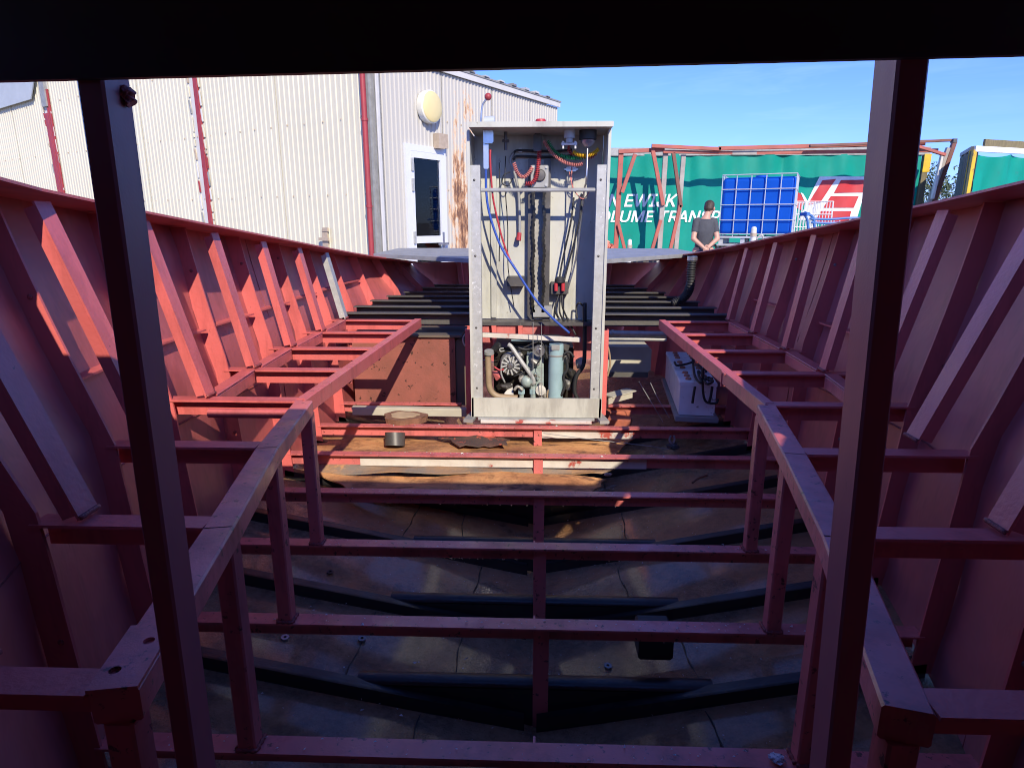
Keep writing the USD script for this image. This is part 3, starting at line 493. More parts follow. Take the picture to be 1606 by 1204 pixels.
# fittings under and on the roof
zu = zr-.002
def under(x, y, Y): p = P(x, y, Y); return p
part(cab, 'lever_housing', cat(box(V(P(766, 217, 3.87)[0], 3.88, zr-.035), (.058, .05, .075), .008), box(V(P(762, 217, 3.87)[0], 3.88, zr-.13), (.03, .022, .16), .006)), 'steel')
lv = [V(P(754, 195, 3.87)[0], 3.87, zr+.028), P(755, 178, 3.87), P(757.5, 164, 3.87), P(763, 156, 3.87)]
part(cab, 'lever', tube(curve(lv, 6), .0055, 8), 'steel', smooth=True); part(cab, 'lever_knob', ball(P(765.5, 152, 3.87), .020, 3), 'pipe_red', smooth=True, label='dull red ball knob')
part(cab, 'dial_cap', cyl(P(768, 194, 3.83)+V(-.03, 0, .01), P(768, 194, 3.83)+V(.028, 0, .012), .028, 18), 'grey_panel', smooth=30)
part(cab, 'stop_button', lathe([(0, .028), (.026, .026), (.030, .018), (.030, 0), (0, 0)], V(P(848, 195, 3.85)[0], 3.85, zr+.027), (0, 0, 1), 18), 'red_wire', smooth=35, label='red mushroom button')
part(cab, 'hand_wheel', lathe([(0, .01), (.02, .008), (.022, 0), (.02, -.006), (0, -.006)], V(P(793, 225, 3.95)[0], 3.95, zr-.05), (0, 0, 1), 14), 'dark_steel', smooth=30)
part(cab, 'valve_body', cyl(V(P(793, 225, 3.95)[0], 3.95, zr), V(P(793, 225, 3.95)[0], 3.95, zr-.10), .010), 'dark_steel', smooth=30)
def gauge(x, y, Y, r): q = V(P(x, y, Y)[0], Y, zr); return q
q = gauge(893, 215, 3.88, 0); part(cab, 'gauge', cat(cyl(q, q-V(0, 0, .045), .030, 18), cyl(q-V(0, 0, .045), q-V(0, 0, .07), .02, 14)), 'grey_panel', smooth=30)
part(cab, 'gauge_clamp', cat(bar(q-V(.045, 0, .075), q-V(-.045, 0, .075), .012, .014), cyl(q+V(.035, 0, -.06), q+V(.035, 0, -.10), .006, 8), cyl(q+V(-.035, 0, -.06), q+V(-.035, 0, -.10), .006, 8)), 'wire_white')
q = gauge(922, 215, 3.90, 0); part(cab, 'key_switch', cyl(q, q-V(0, 0, .05), .05, 22), 'rubber', smooth=30)
part(cab, 'bell', lathe([(.0, 0), (.02, .002), (.038, .02), (.042, .036), (.03, .04), (0, .04)], q-V(0, 0, .09), (0, 0, 1), 20), 'steel', smooth=35)
part(cab, 'pull_rod', tube(curve([q-V(0, 0, .09), q-V(.004, .02, .28), P(916, 300, 4.02), P(904, 400, 4.05), P(890, 455, 4.05)], 8), .006, 8), 'steel', smooth=True)
part(cab, 'shaded_roof_bracket', box(V(P(843, 215, 4.05)[0], 4.05, zr-.05), (.05, .08, .10), .01), 'dark_steel')  # roof grey, darkened in its colour for the shade under the roof
part(cab, 'cable_clip', box(P(816, 236, YB-.02), (.02, .02, .025), .003), 'wire_white')
def wire(name, pts, r, m_, n=8): part(cab, name, tube(curve(pts, n), r, 7), m_, smooth=True)
YW = 3.97
for y in (236, 245): wire('conduit', [P(805, y+6, YB-.03), P(812, y, YB-.03), P(845, y+1, YB-.03), P(875, y+1, YB-.03), P(897, y-1, YB-.03)], .007, 'rubber')
wire('conduit', [P(805, 240, YB-.04), P(800, 252, YB-.05), P(806, 268, YB-.05), P(813, 300, YB-.04), P(815, 345, YB-.04), P(815, 378, YB-.04)], .009, 'dull_zinc')
part(cab, 'wire_boot', cyl(P(815, 365, YB-.045), P(813, 377, YB-.05), .013, 10, .016), 'red_wire', smooth=30, label='red cable boot')
def coilp(m_, pts, R, turns): part(cab, 'coiled_wire', coil(pts, R, .0032, turns), m_, smooth=True)
coilp('red_wire', [P(846, 237, YW), P(844, 262, YW), P(841, 278, YW), P(834, 287, YW), P(824, 288, YW)], .011, 20)
coilp('pink_wire', [P(806, 256, YW), P(811, 270, YW), P(820, 278, YW), P(829, 272, YW), P(835, 262, YW)], .010, 16)
coilp('green_wire', [P(859, 222, YW), P(872, 240, YW), P(890, 247, YW), P(908, 248, YW), P(920, 246, YW)], .010, 26)
coilp('pink_wire', [P(853, 221, YW-.02), P(866, 240, YW-.02), P(884, 254, YW-.02), P(902, 259, YW-.02), P(915, 257, YW-.02)], .009, 26)
coilp('yellow_wire', [P(899, 238, YW-.03), P(908, 243, YW-.03), P(921, 244, YW-.03), P(932, 240, YW-.03), P(939, 234, YW-.03)], .010, 18)
coilp('red_wire', [P(893, 228, YW), P(893, 238, YW), P(905, 244, YW), P(925, 247, YW), P(936, 240, YW)], .008, 18)
wire('hanging_cable', [P(769, 235, YF+.03), P(769, 255, YF+.03), P(772, 300, YF+.04), P(777, 330, YF+.05), P(788, 375, YF+.06), P(800, 408, YF+.06), P(806, 417, YF+.05)], .006, 'red_wire')
wire('hanging_cable', [P(762, 262, YF+.03), P(763, 305, YF+.03), P(769, 340, YF+.03), P(785, 385, YF+.03), P(807, 420, YF+.02), P(840, 470, YF+.02), P(868, 500, YF+.02), P(893, 522, YF+.03)], .0075, 'blue_wire')
for pts in ([(793, 245), (792, 290), (796, 350), (797, 420), (806, 480)], [(783, 255), (784, 330), (783, 410)], [(800, 270), (790, 275), (788, 288), (797, 291), (804, 280)], [(897, 262), (897, 290), (905, 305), (915, 312), (925, 300)], [(893, 270), (896, 285), (901, 297), (912, 300)], [(900, 310), (895, 350), (882, 410), (877, 440)], [(913, 305), (908, 350), (890, 420), (884, 445)], [(877, 460), (870, 485), (875, 497)], [(882, 460), (882, 480), (890, 500), (903, 525)], [(880, 460), (878, 490), (892, 515)], [(915, 480), (908, 475), (904, 482), (905, 500)]):
    wire('thin_wire', [P(x, y, YB-.07-.02*(i % 2)) for i, (x, y) in enumerate(pts)], .0032 if pts[0][1] < 300 else .006, 'rubber' if pts[0][0] < 890 or pts[0][1] > 300 else 'pink_wire', 7)
for x in (836, 849.5): wire('pull_wire', [P(x, 505, YF+.12), P(x, 560, YF+.12), P(x, 626, YF+.12)], .0022, 'dull_zinc', 3)

# ------------------------------------------------------------------ engine inside the cabinet's foot
eng = thing('engine', 'weathered green diesel engine with alternator and tall filter showing through the foot of the cabinet', 'engine', (.02, 4.3, -1.25), S)
YE = 4.08
part(eng, 'block', cat(PB(826, 556, 853, 582, YE+.03, .3), PB(832, 578, 853, 626, YE, .3)), 'engine_green')
part(eng, 'shaded_crankcase', cat(PB(775, 545, 900, 640, 4.20, .45), PB(800, 536, 880, 560, 4.28, .3)), 'grease_and_shade')  # dark body behind the lit parts, its unlit depth put into the colour
part(eng, 'filter_cylinder', lathe([(0, 0), (.044, 0), (.048, .012), (.048, .36), (.045, .375), (0, .378)], P(871, 627, YE-.03), (0, 0, 1), 24), 'filter_teal', smooth=35)
part(eng, 'filter_band', lathe([(.0485, .295), (.050, .297), (.050, .305), (.0485, .307)], P(871, 627, YE-.03), (0, 0, 1), 24), 'dull_zinc', smooth=35)
part(eng, 'rocker_pipe', cyl(P(802, 532, YE), P(850, 533, YE), .013), 'filter_teal', smooth=30)
alt = part(eng, 'alternator', lathe([(0, .02), (.018, .02), (.02, .0), (.06, .0), (.072, -.02), (.075, -.09), (.06, -.11), (0, -.11)], P(801, 573, YE-.02), (0, -1, 0), 26), 'cast_alloy', smooth=35)
c0 = P(801, 573, YE-.042)
for k in range(12):
    a = 2*math.pi*k/12; d = V(math.cos(a), 0, math.sin(a)); part(eng, 'fan_blade', bar(c0+d*.024, c0+d*.062+V(-d[2], 0, d[0])*.012, .010, .016, (0, 1, 0), .001), 'galvanised', under=alt)
part(eng, 'alternator_hub', lathe([(0, .03), (.012, .03), (.02, .02), (.02, 0), (0, 0)], c0, (0, -1, 0), 16), 'steel', smooth=30, under=alt)
part(eng, 'coolant_pipe', tube(curve([P(797, 540, YE-.03), P(803, 545, YE-.04), P(820, 570, YE-.06), P(834, 590, YE-.06), P(838, 602, YE-.05)], 6), .014, 10), 'galvanised', smooth=True)
part(eng, 'pulley', lathe([(0, .014), (.014, .014), (.018, .004), (.03, .004), (.036, .012), (.038, .006), (.034, 0), (.038, -.01), (0, -.012)], P(845.5, 550, YE-.06), (0, -1, 0), 24), 'steel', smooth=30)
part(eng, 'pump_body', cat(ball(P(827, 598, YE-.04), .042, 2), cyl(P(818, 605, YE-.03), P(818, 626, YE-.03), .016, 12), cyl(P(836, 605, YE-.03), P(836, 626, YE-.03), .018, 12)), 'engine_green', smooth=40)
part(eng, 'valve', cat(cyl(P(848, 612, YE-.06), P(848, 612, YE), .034, 14), cyl(P(848, 600, YE-.03), P(848, 626, YE-.03), .014, 10)), 'cast_alloy', smooth=30)
for x in (818, 836): part(eng, 'union_nut', lathe([(0, 0), (.025, 0), (.025, .03), (0, .03)], P(x, 617, YE-.03), (0, 0, 1), 6), 'filter_teal')
part(eng, 'suction_hose', tube(curve([P(765, 552, YE-.05), P(766, 580, YE-.05), P(768, 608, YE-.05), P(778, 620, YE-.05), P(795, 623, YE-.05), P(812, 624, YE-.05)], 8), .020, 12), 'tan_hose', smooth=True)
part(eng, 'hose_cap', lathe([(0, .02), (.03, .018), (.034, 0), (0, 0)], P(767, 554, YE-.05), (0, -.3, 1), 16), 'dull_zinc', smooth=30)
part(eng, 'black_hose', tube(curve([P(917, 475, YE-.05), P(917, 540, YE-.06), P(915, 572, YE-.06), P(904, 590, YE-.06), P(901, 612, YE-.06), P(906, 626, YE-.06)], 8), .013, 10), 'rubber', smooth=True)
part(eng, 'drip_sheet', sheet([P(790, 618, YE-.04), P(806, 622, YE-.05), P(803, 601, YE)], (0, 1, 0), .006), 'cast_alloy')
part(eng, 'lifting_eye', tube(curve([P(791, 550, YE-.03), P(785, 551, YE-.03), P(784, 547, YE-.03), P(790, 546, YE-.03)], 5), .004, 6), 'galvanised', smooth=True)
part(eng, 'gauge_plate', PB(865, 541, 878, 549, YE-.083, .004), 'dull_zinc')

for i, (x, y, dx, dy, m_) in enumerate(((812, 556, 8, 4, 'cast_alloy'), (858, 556, 5, 14, 'grease_and_shade'), (889, 560, 7, 10, 'dark_steel'), (895, 585, 6, 12, 'grease_and_shade'), (888, 605, 5, 8, 'cast_alloy'), (818, 590, 5, 6, 'cast_alloy'), (840, 566, 6, 5, 'cast_alloy'), (843, 590, 5, 7, 'engine_green'), (858, 618, 4, 6, 'cast_alloy'), (780, 590, 6, 5, 'red_worn'), (777, 545, 8, 8, 'rubber'), (886, 545, 8, 5, 'dark_steel'), (910, 570, 5, 9, 'cast_alloy'), (793, 607, 9, 5, 'dark_steel'))):
    c = P(x, y, YE+.01); q = np.random.default_rng(i); m = m3.Manifold.hull(m3.Manifold.compose([m3.Manifold.sphere(.012, 8).translate(list(c+V(q.uniform(-dx, dx)*.004, q.uniform(-.05, .04), q.uniform(-dy, dy)*.004))) for _ in range(9)])).to_mesh(); part(eng, 'casting', tm(m.vert_properties[:, :3], m.tri_verts), m_)
for i, pts in enumerate(([(795, 558), (788, 566), (786, 585), (792, 600)], [(812, 545), (825, 548), (838, 545), (846, 540)], [(880, 620), (886, 605), (884, 590), (890, 578), (888, 560)], [(858, 626), (860, 612), (870, 606)], [(900, 560), (893, 552), (884, 556), (880, 568)], [(820, 612), (812, 606), (806, 612)], [(775, 575), (783, 580), (790, 579)])): part(eng, 'engine_pipe', tube(curve([P(x, y, YE-.04-.01*(i % 3)) for x, y in pts], 6), .006+.002*(i % 3), 7), ('dull_zinc', 'rubber', 'rubber', 'tan_hose', 'rubber', 'cast_alloy', 'red_wire')[i], smooth=True)
part(eng, 'fan_belt', tube(curve([P(801, 557, YE-.05), P(822, 545, YE-.05), P(846, 536, YE-.05), P(853, 550, YE-.05), P(838, 575, YE-.05), P(806, 590, YE-.05)], 6), .005, 6), 'rubber', smooth=True)

# ------------------------------------------------------------------ loose things in the hull
v, f = [], []
for k in range(1500):
    y = nrg.uniform(Yk(-1), Yk(5)); x = nrg.uniform(-.9, .9); z = kz(x, y)+.006
    if k % 3 == 0: y = Yk(int(nrg.integers(-1, 6)))+nrg.uniform(.004, .05); z = ZF+.003
    r = nrg.uniform(.0015, .0045)*(2.0 if nrg.uniform() > .94 else 1); a = nrg.uniform(0, 6.28, 4); n_ = len(v)
    v += [V(x+r*math.cos(a[0]), y+r*math.sin(a[0]), z), V(x-r*math.cos(a[0]), y+r*math.sin(a[1]), z+.001), V(x+r*math.cos(a[2]), y-r, z+.002), V(x, y, z+r*.7)]; f += [(n_, n_+1, n_+3), (n_+1, n_+2, n_+3), (n_+2, n_, n_+3)]
single('debris', 'fine flakes, grit and swarf scattered over beams and bottom plates', 'debris', tm(v, f), 'wire_white', s=S, kind='stuff')
tk = thing('steel_tank', 'red oxide steel tank with pitted paint left of the cabinet', 'tank', (-.9, 4.6, -1.3), S)
part(tk, 'tank_body', box(V(-.93, 4.66, -1.05), (.74, .40, .52), .01), 'tank_red'); part(tk, 'tank_lid', box(V(-.91, 4.65, -.778), (.80, .43, .016), .004), 'tank_side')
part(tk, 'side_flange', box(V(-.52, 4.66, -1.05), (.075, .36, .49), .012), 'tank_side')
part(tk, 'lid_pipe', tube(curve([P(735, 545, 4.45), P(728, 540, 4.45), P(726, 530, 4.45), P(732, 522, 4.45)], 6), .006, 7), 'galvanised', smooth=True)
single('angle_rail', 'pitted pale angle bar lying in front of the red tank', 'steel bar', cat(bar(P(553, 639, 4.14), P(732, 642, 4.14), .05, .02), bar(P(553, 645, 4.12), P(732, 648, 4.12), .012, .05)), 'beige_tank', s=S)
ws = thing('wood_slice', 'round slice of tree trunk with bark lying in front of the tank', 'wood slice', PZ(636, 652, -1.20), S)
cw = PZ(634, 651, -1.185); a = np.linspace(0, 2*math.pi, 40)[:-1]
rr_ = [(.135+.012*math.sin(3*t+1)+.007*math.sin(7*t)) for t in a]
part(ws, 'bark', cat(tm(np.vstack([[cw+V(r*math.cos(t), r*.75*math.sin(t), z) for t, r in zip(a, [q*k for q in rr_])] for z, k in ((0, 1), (-.045, .93))]), [f for i in range(39) for f in ((i, 39+i, 39+(i+1) % 39), (i, 39+(i+1) % 39, (i+1) % 39))]), sheet([cw+V(r*math.cos(t), r*.75*math.sin(t), -.0) for t, r in zip(a, rr_)], (0, 0, -1), .004)), 'bark')
part(ws, 'cut_face', sheet([cw+V(r*.66*math.cos(t), r*.5*math.sin(t), .003) for t, r in zip(a, rr_)], (0, 0, -1), .002), 'wood_end', label='pale sawn centre')
single('pipe_stub', 'short grey pipe stub standing on the rusty bottom below the wood slice', 'pipe', cat(cyl(PZ(619, 699, -1.325), PZ(619, 699, -1.325)+V(0, .03, .075), .062, 20)), 'dark_steel', smooth=30, s=S)
def warped(pix, z, dz, m_, lb, seed, nu=25, nv=11):
    p = [PZ(x, y, z+d) for (x, y), d in zip(pix, dz)]
    m = grid(lambda u, v: (p[0]*(1-u)+p[1]*u)*(1-v)+(p[3]*(1-u)+p[2]*u)*v+V(.012*math.sin(v*9+seed), .025*math.sin(u*7+seed)*(1 if v > .9 or v < .1 else 0), .014*math.sin(u*7+seed)*math.sin(v*4+1)+.006*math.sin(u*19+v*7+seed)), np.linspace(0, 1, nu), np.linspace(0, 1, nv), (0, 0, -.007))
    single('scrap_plate', lb, 'steel plate', m, m_, smooth=30, s=S)
warped(((478, 672), (1005, 684), (950, 716), (470, 716)), -1.335, (0, -.02, -.01, .01), 'rust_bare', 'long rusty plate lying under the beams around the pipe stub', 1)
warped(((470, 719), (985, 722), (948, 741), (500, 741)), -1.30, (.01, 0, -.02, -.01), 'rust_grey', 'weathered grey and rust plate right under the pale beam strip', 2)
warped(((500, 740), (950, 748), (930, 776), (560, 776)), -1.335, (.02, .0, -.02, -.02), 'rust_bare', 'ochre rusty plate nearest to the shade under the beams', 3)
warped(((690, 681), (800, 683), (795, 697), (720, 699)), -1.30, (0, 0, 0, 0), 'scorched', 'small blackened plate with red patches between two beams below the cabinet', 4, 9, 5)
bx_ = thing('beige_box_tank', 'pale beige box tank behind the battery row', 'tank', (.74, 5.0, -1.15), S)
part(bx_, 'tank_body', box(V(.70, 5.05, -1.035), (.44, .28, .20), .02), 'beige_tank'); part(bx_, 'tank_foot', box(V(.70, 5.0, -1.155), (.40, .2, .04), .004), 'black_paint'); part(bx_, 'filler_hose', tube(curve([P(953, 590, 4.5), P(957, 570, 4.5), P(955, 550, 4.5), P(951, 538, 4.5)], 6), .007, 8), 'tan_hose', smooth=True)
single('exhaust_pipe', 'bright silver exhaust pipe running crosswise above the beige tank', 'pipe', cat(cyl(P(945, 522, 4.6), P(1045, 524, 4.6), .021), cyl(P(945, 530, 4.62), P(1045, 532, 4.62), .016), cyl(P(961, 522, 4.6)-V(.01, 0, 0), P(961, 522, 4.6)+V(.004, 0, 0), .024)), 'galvanised', smooth=30, s=S)
bats = []
B0, B1 = V(1.055, 3.98, -1.0), V(1.165, 4.98, -1.0); dirb = unit(B1-B0); sideb = V(dirb[1], -dirb[0], 0); lb_ = np.linalg.norm(B1-B0)/3
for i, lab in enumerate(('nearest white lead battery of the row with black cables looped over its end', 'middle white lead battery of the row, brown filler caps along its top', 'farthest white lead battery of the row, next to the beige tank')):
    c = B0+dirb*lb_*(i+.5); bt = thing('battery', lab, 'battery', c-V(0, 0, .20), S, group='batteries in a row')
    def bb(cc, l, w, h, ch=.006): return bar(cc-dirb*l/2, cc+dirb*l/2, w, h, c=ch)
    part(bt, 'case', bb(c-V(0, 0, .11), lb_-.012, .225, .19), 'battery_white'); part(bt, 'lid', bb(c-V(0, 0, .0), lb_-.006, .235, .028), 'battery_white')
    for sx in (-.055, .055):
        for q in (-.1, 0, .1): part(bt, 'filler_cap', lathe([(0, .014), (.016, .013), (.02, .008), (.02, 0), (0, 0)], c+dirb*q*.9+sideb*sx+V(0, 0, .0135), (0, 0, 1), 12), 'battery_cap', smooth=35)
    for q in (-.125, .125): part(bt, 'terminal_post', cyl(c+dirb*q+sideb*.085+V(0, 0, .013), c+dirb*q+sideb*.085+V(0, 0, .04), .009, 8), 'dark_steel', smooth=30)
tb = B0+V(0, 0, .016); bcab = thing('battery_cables', 'tangle of black cables lying over the white batteries and hanging down the front', 'cable', tb, S)
for pts in ([(1103, 585), (1092, 560), (1085, 568), (1063, 573), (1058, 568)], [(1120, 590), (1105, 575), (1102, 600), (1106, 628), (1122, 632), (1127, 625)], [(1086, 560), (1090, 590), (1100, 600), (1095, 582), (1112, 597)], [(1090, 606), (1088, 618), (1086, 632)], [(1117, 606), (1115, 620), (1112, 631)], [(1104, 596), (1112, 592), (1118, 598), (1109, 602), (1104, 596)]):
    hang = any(y > 606 for x, y in pts)
    part(bcab, 'cable', tube(curve([P(x, y, 3.93) if hang else PZ(x, y, -.955) for x, y in pts], 7), .008, 8), 'rubber', smooth=True)
single('battery_tray', 'dark steel tray under the batteries', 'tray', bar(B0-V(0, 0, .225)-dirb*.03, B1-V(0, 0, .225)+dirb*.03, .27, .03), 'dull_zinc', s=S)
hz = [P(1086, 402, 4.9), P(1084, 425, 4.9), P(1083, 445, 4.9), P(1078, 460, 4.95), P(1068, 470, 5.0), P(1055, 476, 5.0)]
hc = curve(hz, 12); L = np.r_[0, np.cumsum(np.linalg.norm(np.diff(hc, axis=0), axis=1))]; ss = np.linspace(0, L[-1], 100); hq = np.stack([np.interp(ss, L, hc[:, k]) for k in range(3)], 1)
ch_ = thing('ribbed_hose', 'black ribbed hose hanging from the right stern plate', 'hose', hq[-1], S); part(ch_, 'hose', tube(hq, .030+.006*np.sin(np.arange(100)*1.6), 12), 'rubber', smooth=True); part(ch_, 'hose_collar', cyl(hq[0], hq[0]-V(0, 0, .03), .038, 14), 'steel', smooth=30)
a, b = PZ(953, 621, -1.17), PZ(990, 611, -1.16); single('angle_offcut', 'short grey offcut of steel channel right of the cabinet foot', 'steel bar', cat(bar(a, b, .10, .008), bar(a+V(0, -.05, -.025), b+V(0, -.05, -.025), .008, .045), bar(a+V(0, .05, -.025), b+V(0, .05, -.025), .008, .045)), 'beige_tank', s=S)
for (x, y, z, rz, lb) in ((968, 648, -1.28, .3, 'orange brick lying right of the cabinet base, upper of the two'), (972, 661, -1.30, -.25, 'orange brick lying right of the cabinet base, lower of the two')):
    c = PZ(x, y, z); d = V(math.cos(rz), math.sin(rz), 0)*.075; single('brick', lb, 'brick', bar(c-d, c+d, .10, .055, c=.004), 'brick_red', s=S, group=None)
single('black_box', 'small black box under the second beam right of the centre', 'box', cat(box(PZ(1028, 1030, -1.40)+V(0, .05, .04), (.115, .10, .10), .008), box(PZ(1028, 1030, -1.40)+V(-.035, .02, .10), (.04, .05, .02), .003)), 'rubber', s=S)
for i, (x, y, z, m_, lb) in enumerate(((448, 1010, -1.46, 'zinc_bolt', 'zinc nut lying far left on the black bottom plate'), (568, 1006, -1.50, 'zinc_bolt', 'flat zinc washer beside the seam left of centre'), (714, 1077, -1.56, 'zinc_bolt', 'upright bright nut left of the centre stanchion'), (953, 1046, -1.56, 'zinc_bolt', 'round nut lying right of the centre stanchion'), (517, 887, -1.42, 'bottom_frame', 'small rusty bolt on the bluish bottom plate'))):
    c = PZ(x, y, z); tall = .018 if i == 2 else .008
    single('loose_nut', lb, 'nut', lathe([(.006, 0), (.015, 0), (.015, tall), (.006, tall), (.006, 0)], V(c[0], c[1], kz(c[0], c[1])+.006), (0.1, -.1, 1), 6 if i != 1 else 14), m_, s=S)
def crumple(c, r, seed):
    m = trimesh.creation.icosphere(subdivisions=2, radius=1.0); q = np.random.default_rng(seed); m.vertices = m.vertices*V(*r)+q.normal(0, 1, m.vertices.shape)*V(*r)*.25; m.apply_translation(c); return m
single('paper_scrap', 'crumpled white paper scrap on the nearest beam at lower right', 'paper', crumple(PZ(1218, 1188, -1.21), (.016, .012, .006), 1), 'paper', s=S)
single('paper_scrap', 'small white scrap on the brown bottom plate right of centre', 'paper', crumple(PZ(953, 744, -1.40), (.02, .014, .008), 2), 'paper', s=S)
single('twig', 'bent dark twig on the brown bottom plate at right', 'twig', tube(curve([PZ(1086, 757, -1.38), PZ(1095, 750, -1.38), PZ(1109, 745, -1.38)], 5), .006, 6), 'bark', s=S)
hk = thing('hanging_hook', 'small rusty shackle and hook on a wire at the beam right of the bricks', 'hook', PZ(1055, 700, -1.3), S)
part(hk, 'shackle', tube(curve([P(1052, 683, 3.75), P(1050, 690, 3.75), P(1054, 696, 3.75), P(1058, 690, 3.75), P(1057, 683, 3.75)], 6), .006, 7), 'dull_zinc', smooth=True); part(hk, 'hook', crumple(P(1056, 700, 3.75), (.035, .02, .018), 5), 'dark_steel')
for pts in ([(852, 679), (920, 688), (1000, 697), (1050, 704)], [(1002, 598), (1015, 620), (1030, 645), (1040, 662)], [(1020, 600), (1032, 625), (1050, 655)]): single('slack_wire', {852: 'long slack wire from the centre stanchion to the hook', 1002: 'thin straight wire left of the batteries, outer of the two', 1020: 'thin straight wire left of the batteries, inner of the two'}[pts[0][0]], 'wire', tube(curve([P(x, y, 3.72 if pts[0][0] == 852 else 3.95) for x, y in pts], 6), .0022, 5), 'dull_zinc', s=S)

# ------------------------------------------------------------------ warehouse: two clad walls meeting in a corner
K = V(-1.97, 8.2, 0); GD, LD = V(.515, .857, 0), V(-.857, .515, 0); GN, LN = V(.857, -.515, 0), V(-.515, -.857, 0)
def onwall(x, y, d):                                        # (distance from the corner along d, height)
    r = ray(x, y); A = np.array([[r[0], -d[0]], [r[1], -d[1]]]); q, t = np.linalg.solve(A, K[:2]); return t, r[2]*q
def wp(t, z, o, d, n): return K+d*t+n*o+V(0, 0, z)
def wbox(t0, t1, z0, z1, o0, o1, d, n): return sheet([wp(t0, z0, o0, d, n), wp(t1, z0, o0, d, n), wp(t1, z1, o0, d, n), wp(t0, z1, o0, d, n)], n, o1-o0)
gable_mat(wp(onwall(697, 300, GD)[0], 0, 0, GD, GN)[0]-.12, wp(onwall(752, 300, GD)[0], 0, 0, GD, GN)[0]+.22)
ZG, ZE, ZL = -C-.02, 1.97, 4.4
wh = thing('warehouse', 'cream and white corrugated metal warehouse standing beyond the left side of the hull', 'building', K+V(0, 0, -C), 1.0)
def ribs(t0, t1, pitch, z0, z1, d, n, dep, holes=()):
    prof = []; t = t0
    while t < t1-1e-6:
        for a, o in ((0, 0), (.50, 0), (.62, dep), (.88, dep)): prof.append((min(t+a*pitch, t1), o))
        t += pitch
    prof.append((t1, 0)); v = []; f = []
    for a, o in prof: v += [wp(a, z0, o, d, n), wp(a, z1, o, d, n)]
    for i in range(len(prof)-1): A = 2*i; f += [(A, A+2, A+3), (A, A+3, A+1)]
    return tm(v, f)
# left wall panels, split at the two gaps in the cladding
g1, g2 = onwall(316, 220, LD)[0], onwall(84, 220, LD)[0]
for a, b in ((.05, g1-.10), (g1+.10, g2-.14), (g2+.16, 12.6)):
    n_ = max(2, round((b-a)/1.45)); w = (b-a)/n_
    for i in range(n_): part(wh, 'wall_panel', ribs(a+i*w, a+(i+1)*w-.004, .098, ZG, ZL, LD, LN, .010), 'cream_clad')
part(wh, 'inner_wall', wbox(-.0, 12.6, ZG, ZL, -.20, -.05, LD, LN), 'trim_white')
d0, d1 = onwall(634, 300, GD)[0], onwall(696, 300, GD)[0]; zdt = onwall(660, 229, GD)[1]; GE = 4.56
for a, b, z0, z1 in ((.05, d0, ZG, ZE), (d0, d1, zdt, ZE), (d1, d1+1.2, ZG, ZE), (d1+1.2, d1+2.3, ZG, ZE), (d1+2.3, GE, ZG, ZE)): part(wh, 'wall_panel', ribs(a, b-.003, .078, z0, z1, GD, GN, .014), 'gable_clad')
part(wh, 'roof', sheet([wp(.22, ZE+.078, .06, GD, GN), wp(GE+.05, ZE+.078, .06, GD, GN), wp(GE+.05, ZE+.2, -11, GD, GN), wp(.22, ZE+.2, -11, GD, GN)], (0, 0, 1), .025), 'roof_dark')
part(wh, 'eave_trim', wbox(-.06, GE+.03, ZE+.0, ZE+.075, .0225, .05, GD, GN), 'trim_white'); part(wh, 'eave_trim', wbox(-.02, 12.6, ZL-.03, ZL+.115, .033, .07, LD, LN), 'trim_white')
for i in range(9):
    t = 1.1+i*.37+.1*rng.random(); part(wh, 'roof_sheet_end', sheet([wp(t, ZE+.104, .07+.03*rng.random(), GD, GN), wp(t+.13, ZE+.104, .07, GD, GN), wp(t+.12, ZE+.112, -.4, GD, GN), wp(t, ZE+.112, -.4, GD, GN)], (0, 0, 1), .012+.02*rng.random()), ('grey_panel', 'trim_white', 'roof_dark')[i % 3])
part(wh, 'far_wall', wbox(0, 12, ZG, ZE, -.02, 0, V(-.857, .515, 0), V(.515, .857, 0)).apply_translation(GD*GE), 'trim_white')
def screws(t0, t1, st, zs, d, n, o): return cat([trimesh.creation.box((.014, .014, .018)).apply_translation(wp(t+.02*rng.random(), z+.012*rng.random(), o, d, n)) for z in zs for t in np.arange(t0, t1, st)])
part(wh, 'fixing', screws(.17, 12.4, .345, (-.55, .35, 1.25, 2.15), LD, LN, .008), 'beige_block', kind='stuff'); part(wh, 'fixing', screws(d1+.1, GE-.1, .312, (-.45, .45, 1.35), GD, GN, .006), 'beige_block', kind='stuff')
# corner: galvanised flashing and red downpipe
part(wh, 'corner_flashing', cat(wbox(.0, .06, ZG, ZE-.031, -.01, .045, LD, LN), wbox(.0, .06, ZG, ZE-.031, -.01, .026, GD, GN)), 'dull_zinc')
pc = wp(.03, 0, .10, LD, LN)
pp = part(wh, 'downpipe', cyl(pc+V(0, 0, ZG), pc+V(0, 0, 1.96), .034, 14), 'pipe_red', smooth=30); part(wh, 'pipe_collar', cyl(pc+V(0, 0, 1.96), pc+V(0, 0, 2.30), .045, 14), 'dull_zinc', smooth=30, under=pp)
for z in (1.2, .2, -.6): part(wh, 'pipe_clip', lathe([(.035, -.015), (.041, -.015), (.041, .015), (.035, .015)], pc+V(0, 0, z), (0, 0, 1), 14), 'pipe_red', under=pp)
part(wh, 'corner_strip', bar(wp(-.0, ZG, .06, GD, GN)+GD*.04, wp(0, ZE-.04, .06, GD, GN)+GD*.04, .05, .02, GN), 'trim_white'); part(wh, 'corner_strip', bar(wp(.09, ZG, .03, GD, GN), wp(.09, ZE-.04, .03, GD, GN), .025, .03, GN), 'dull_zinc')
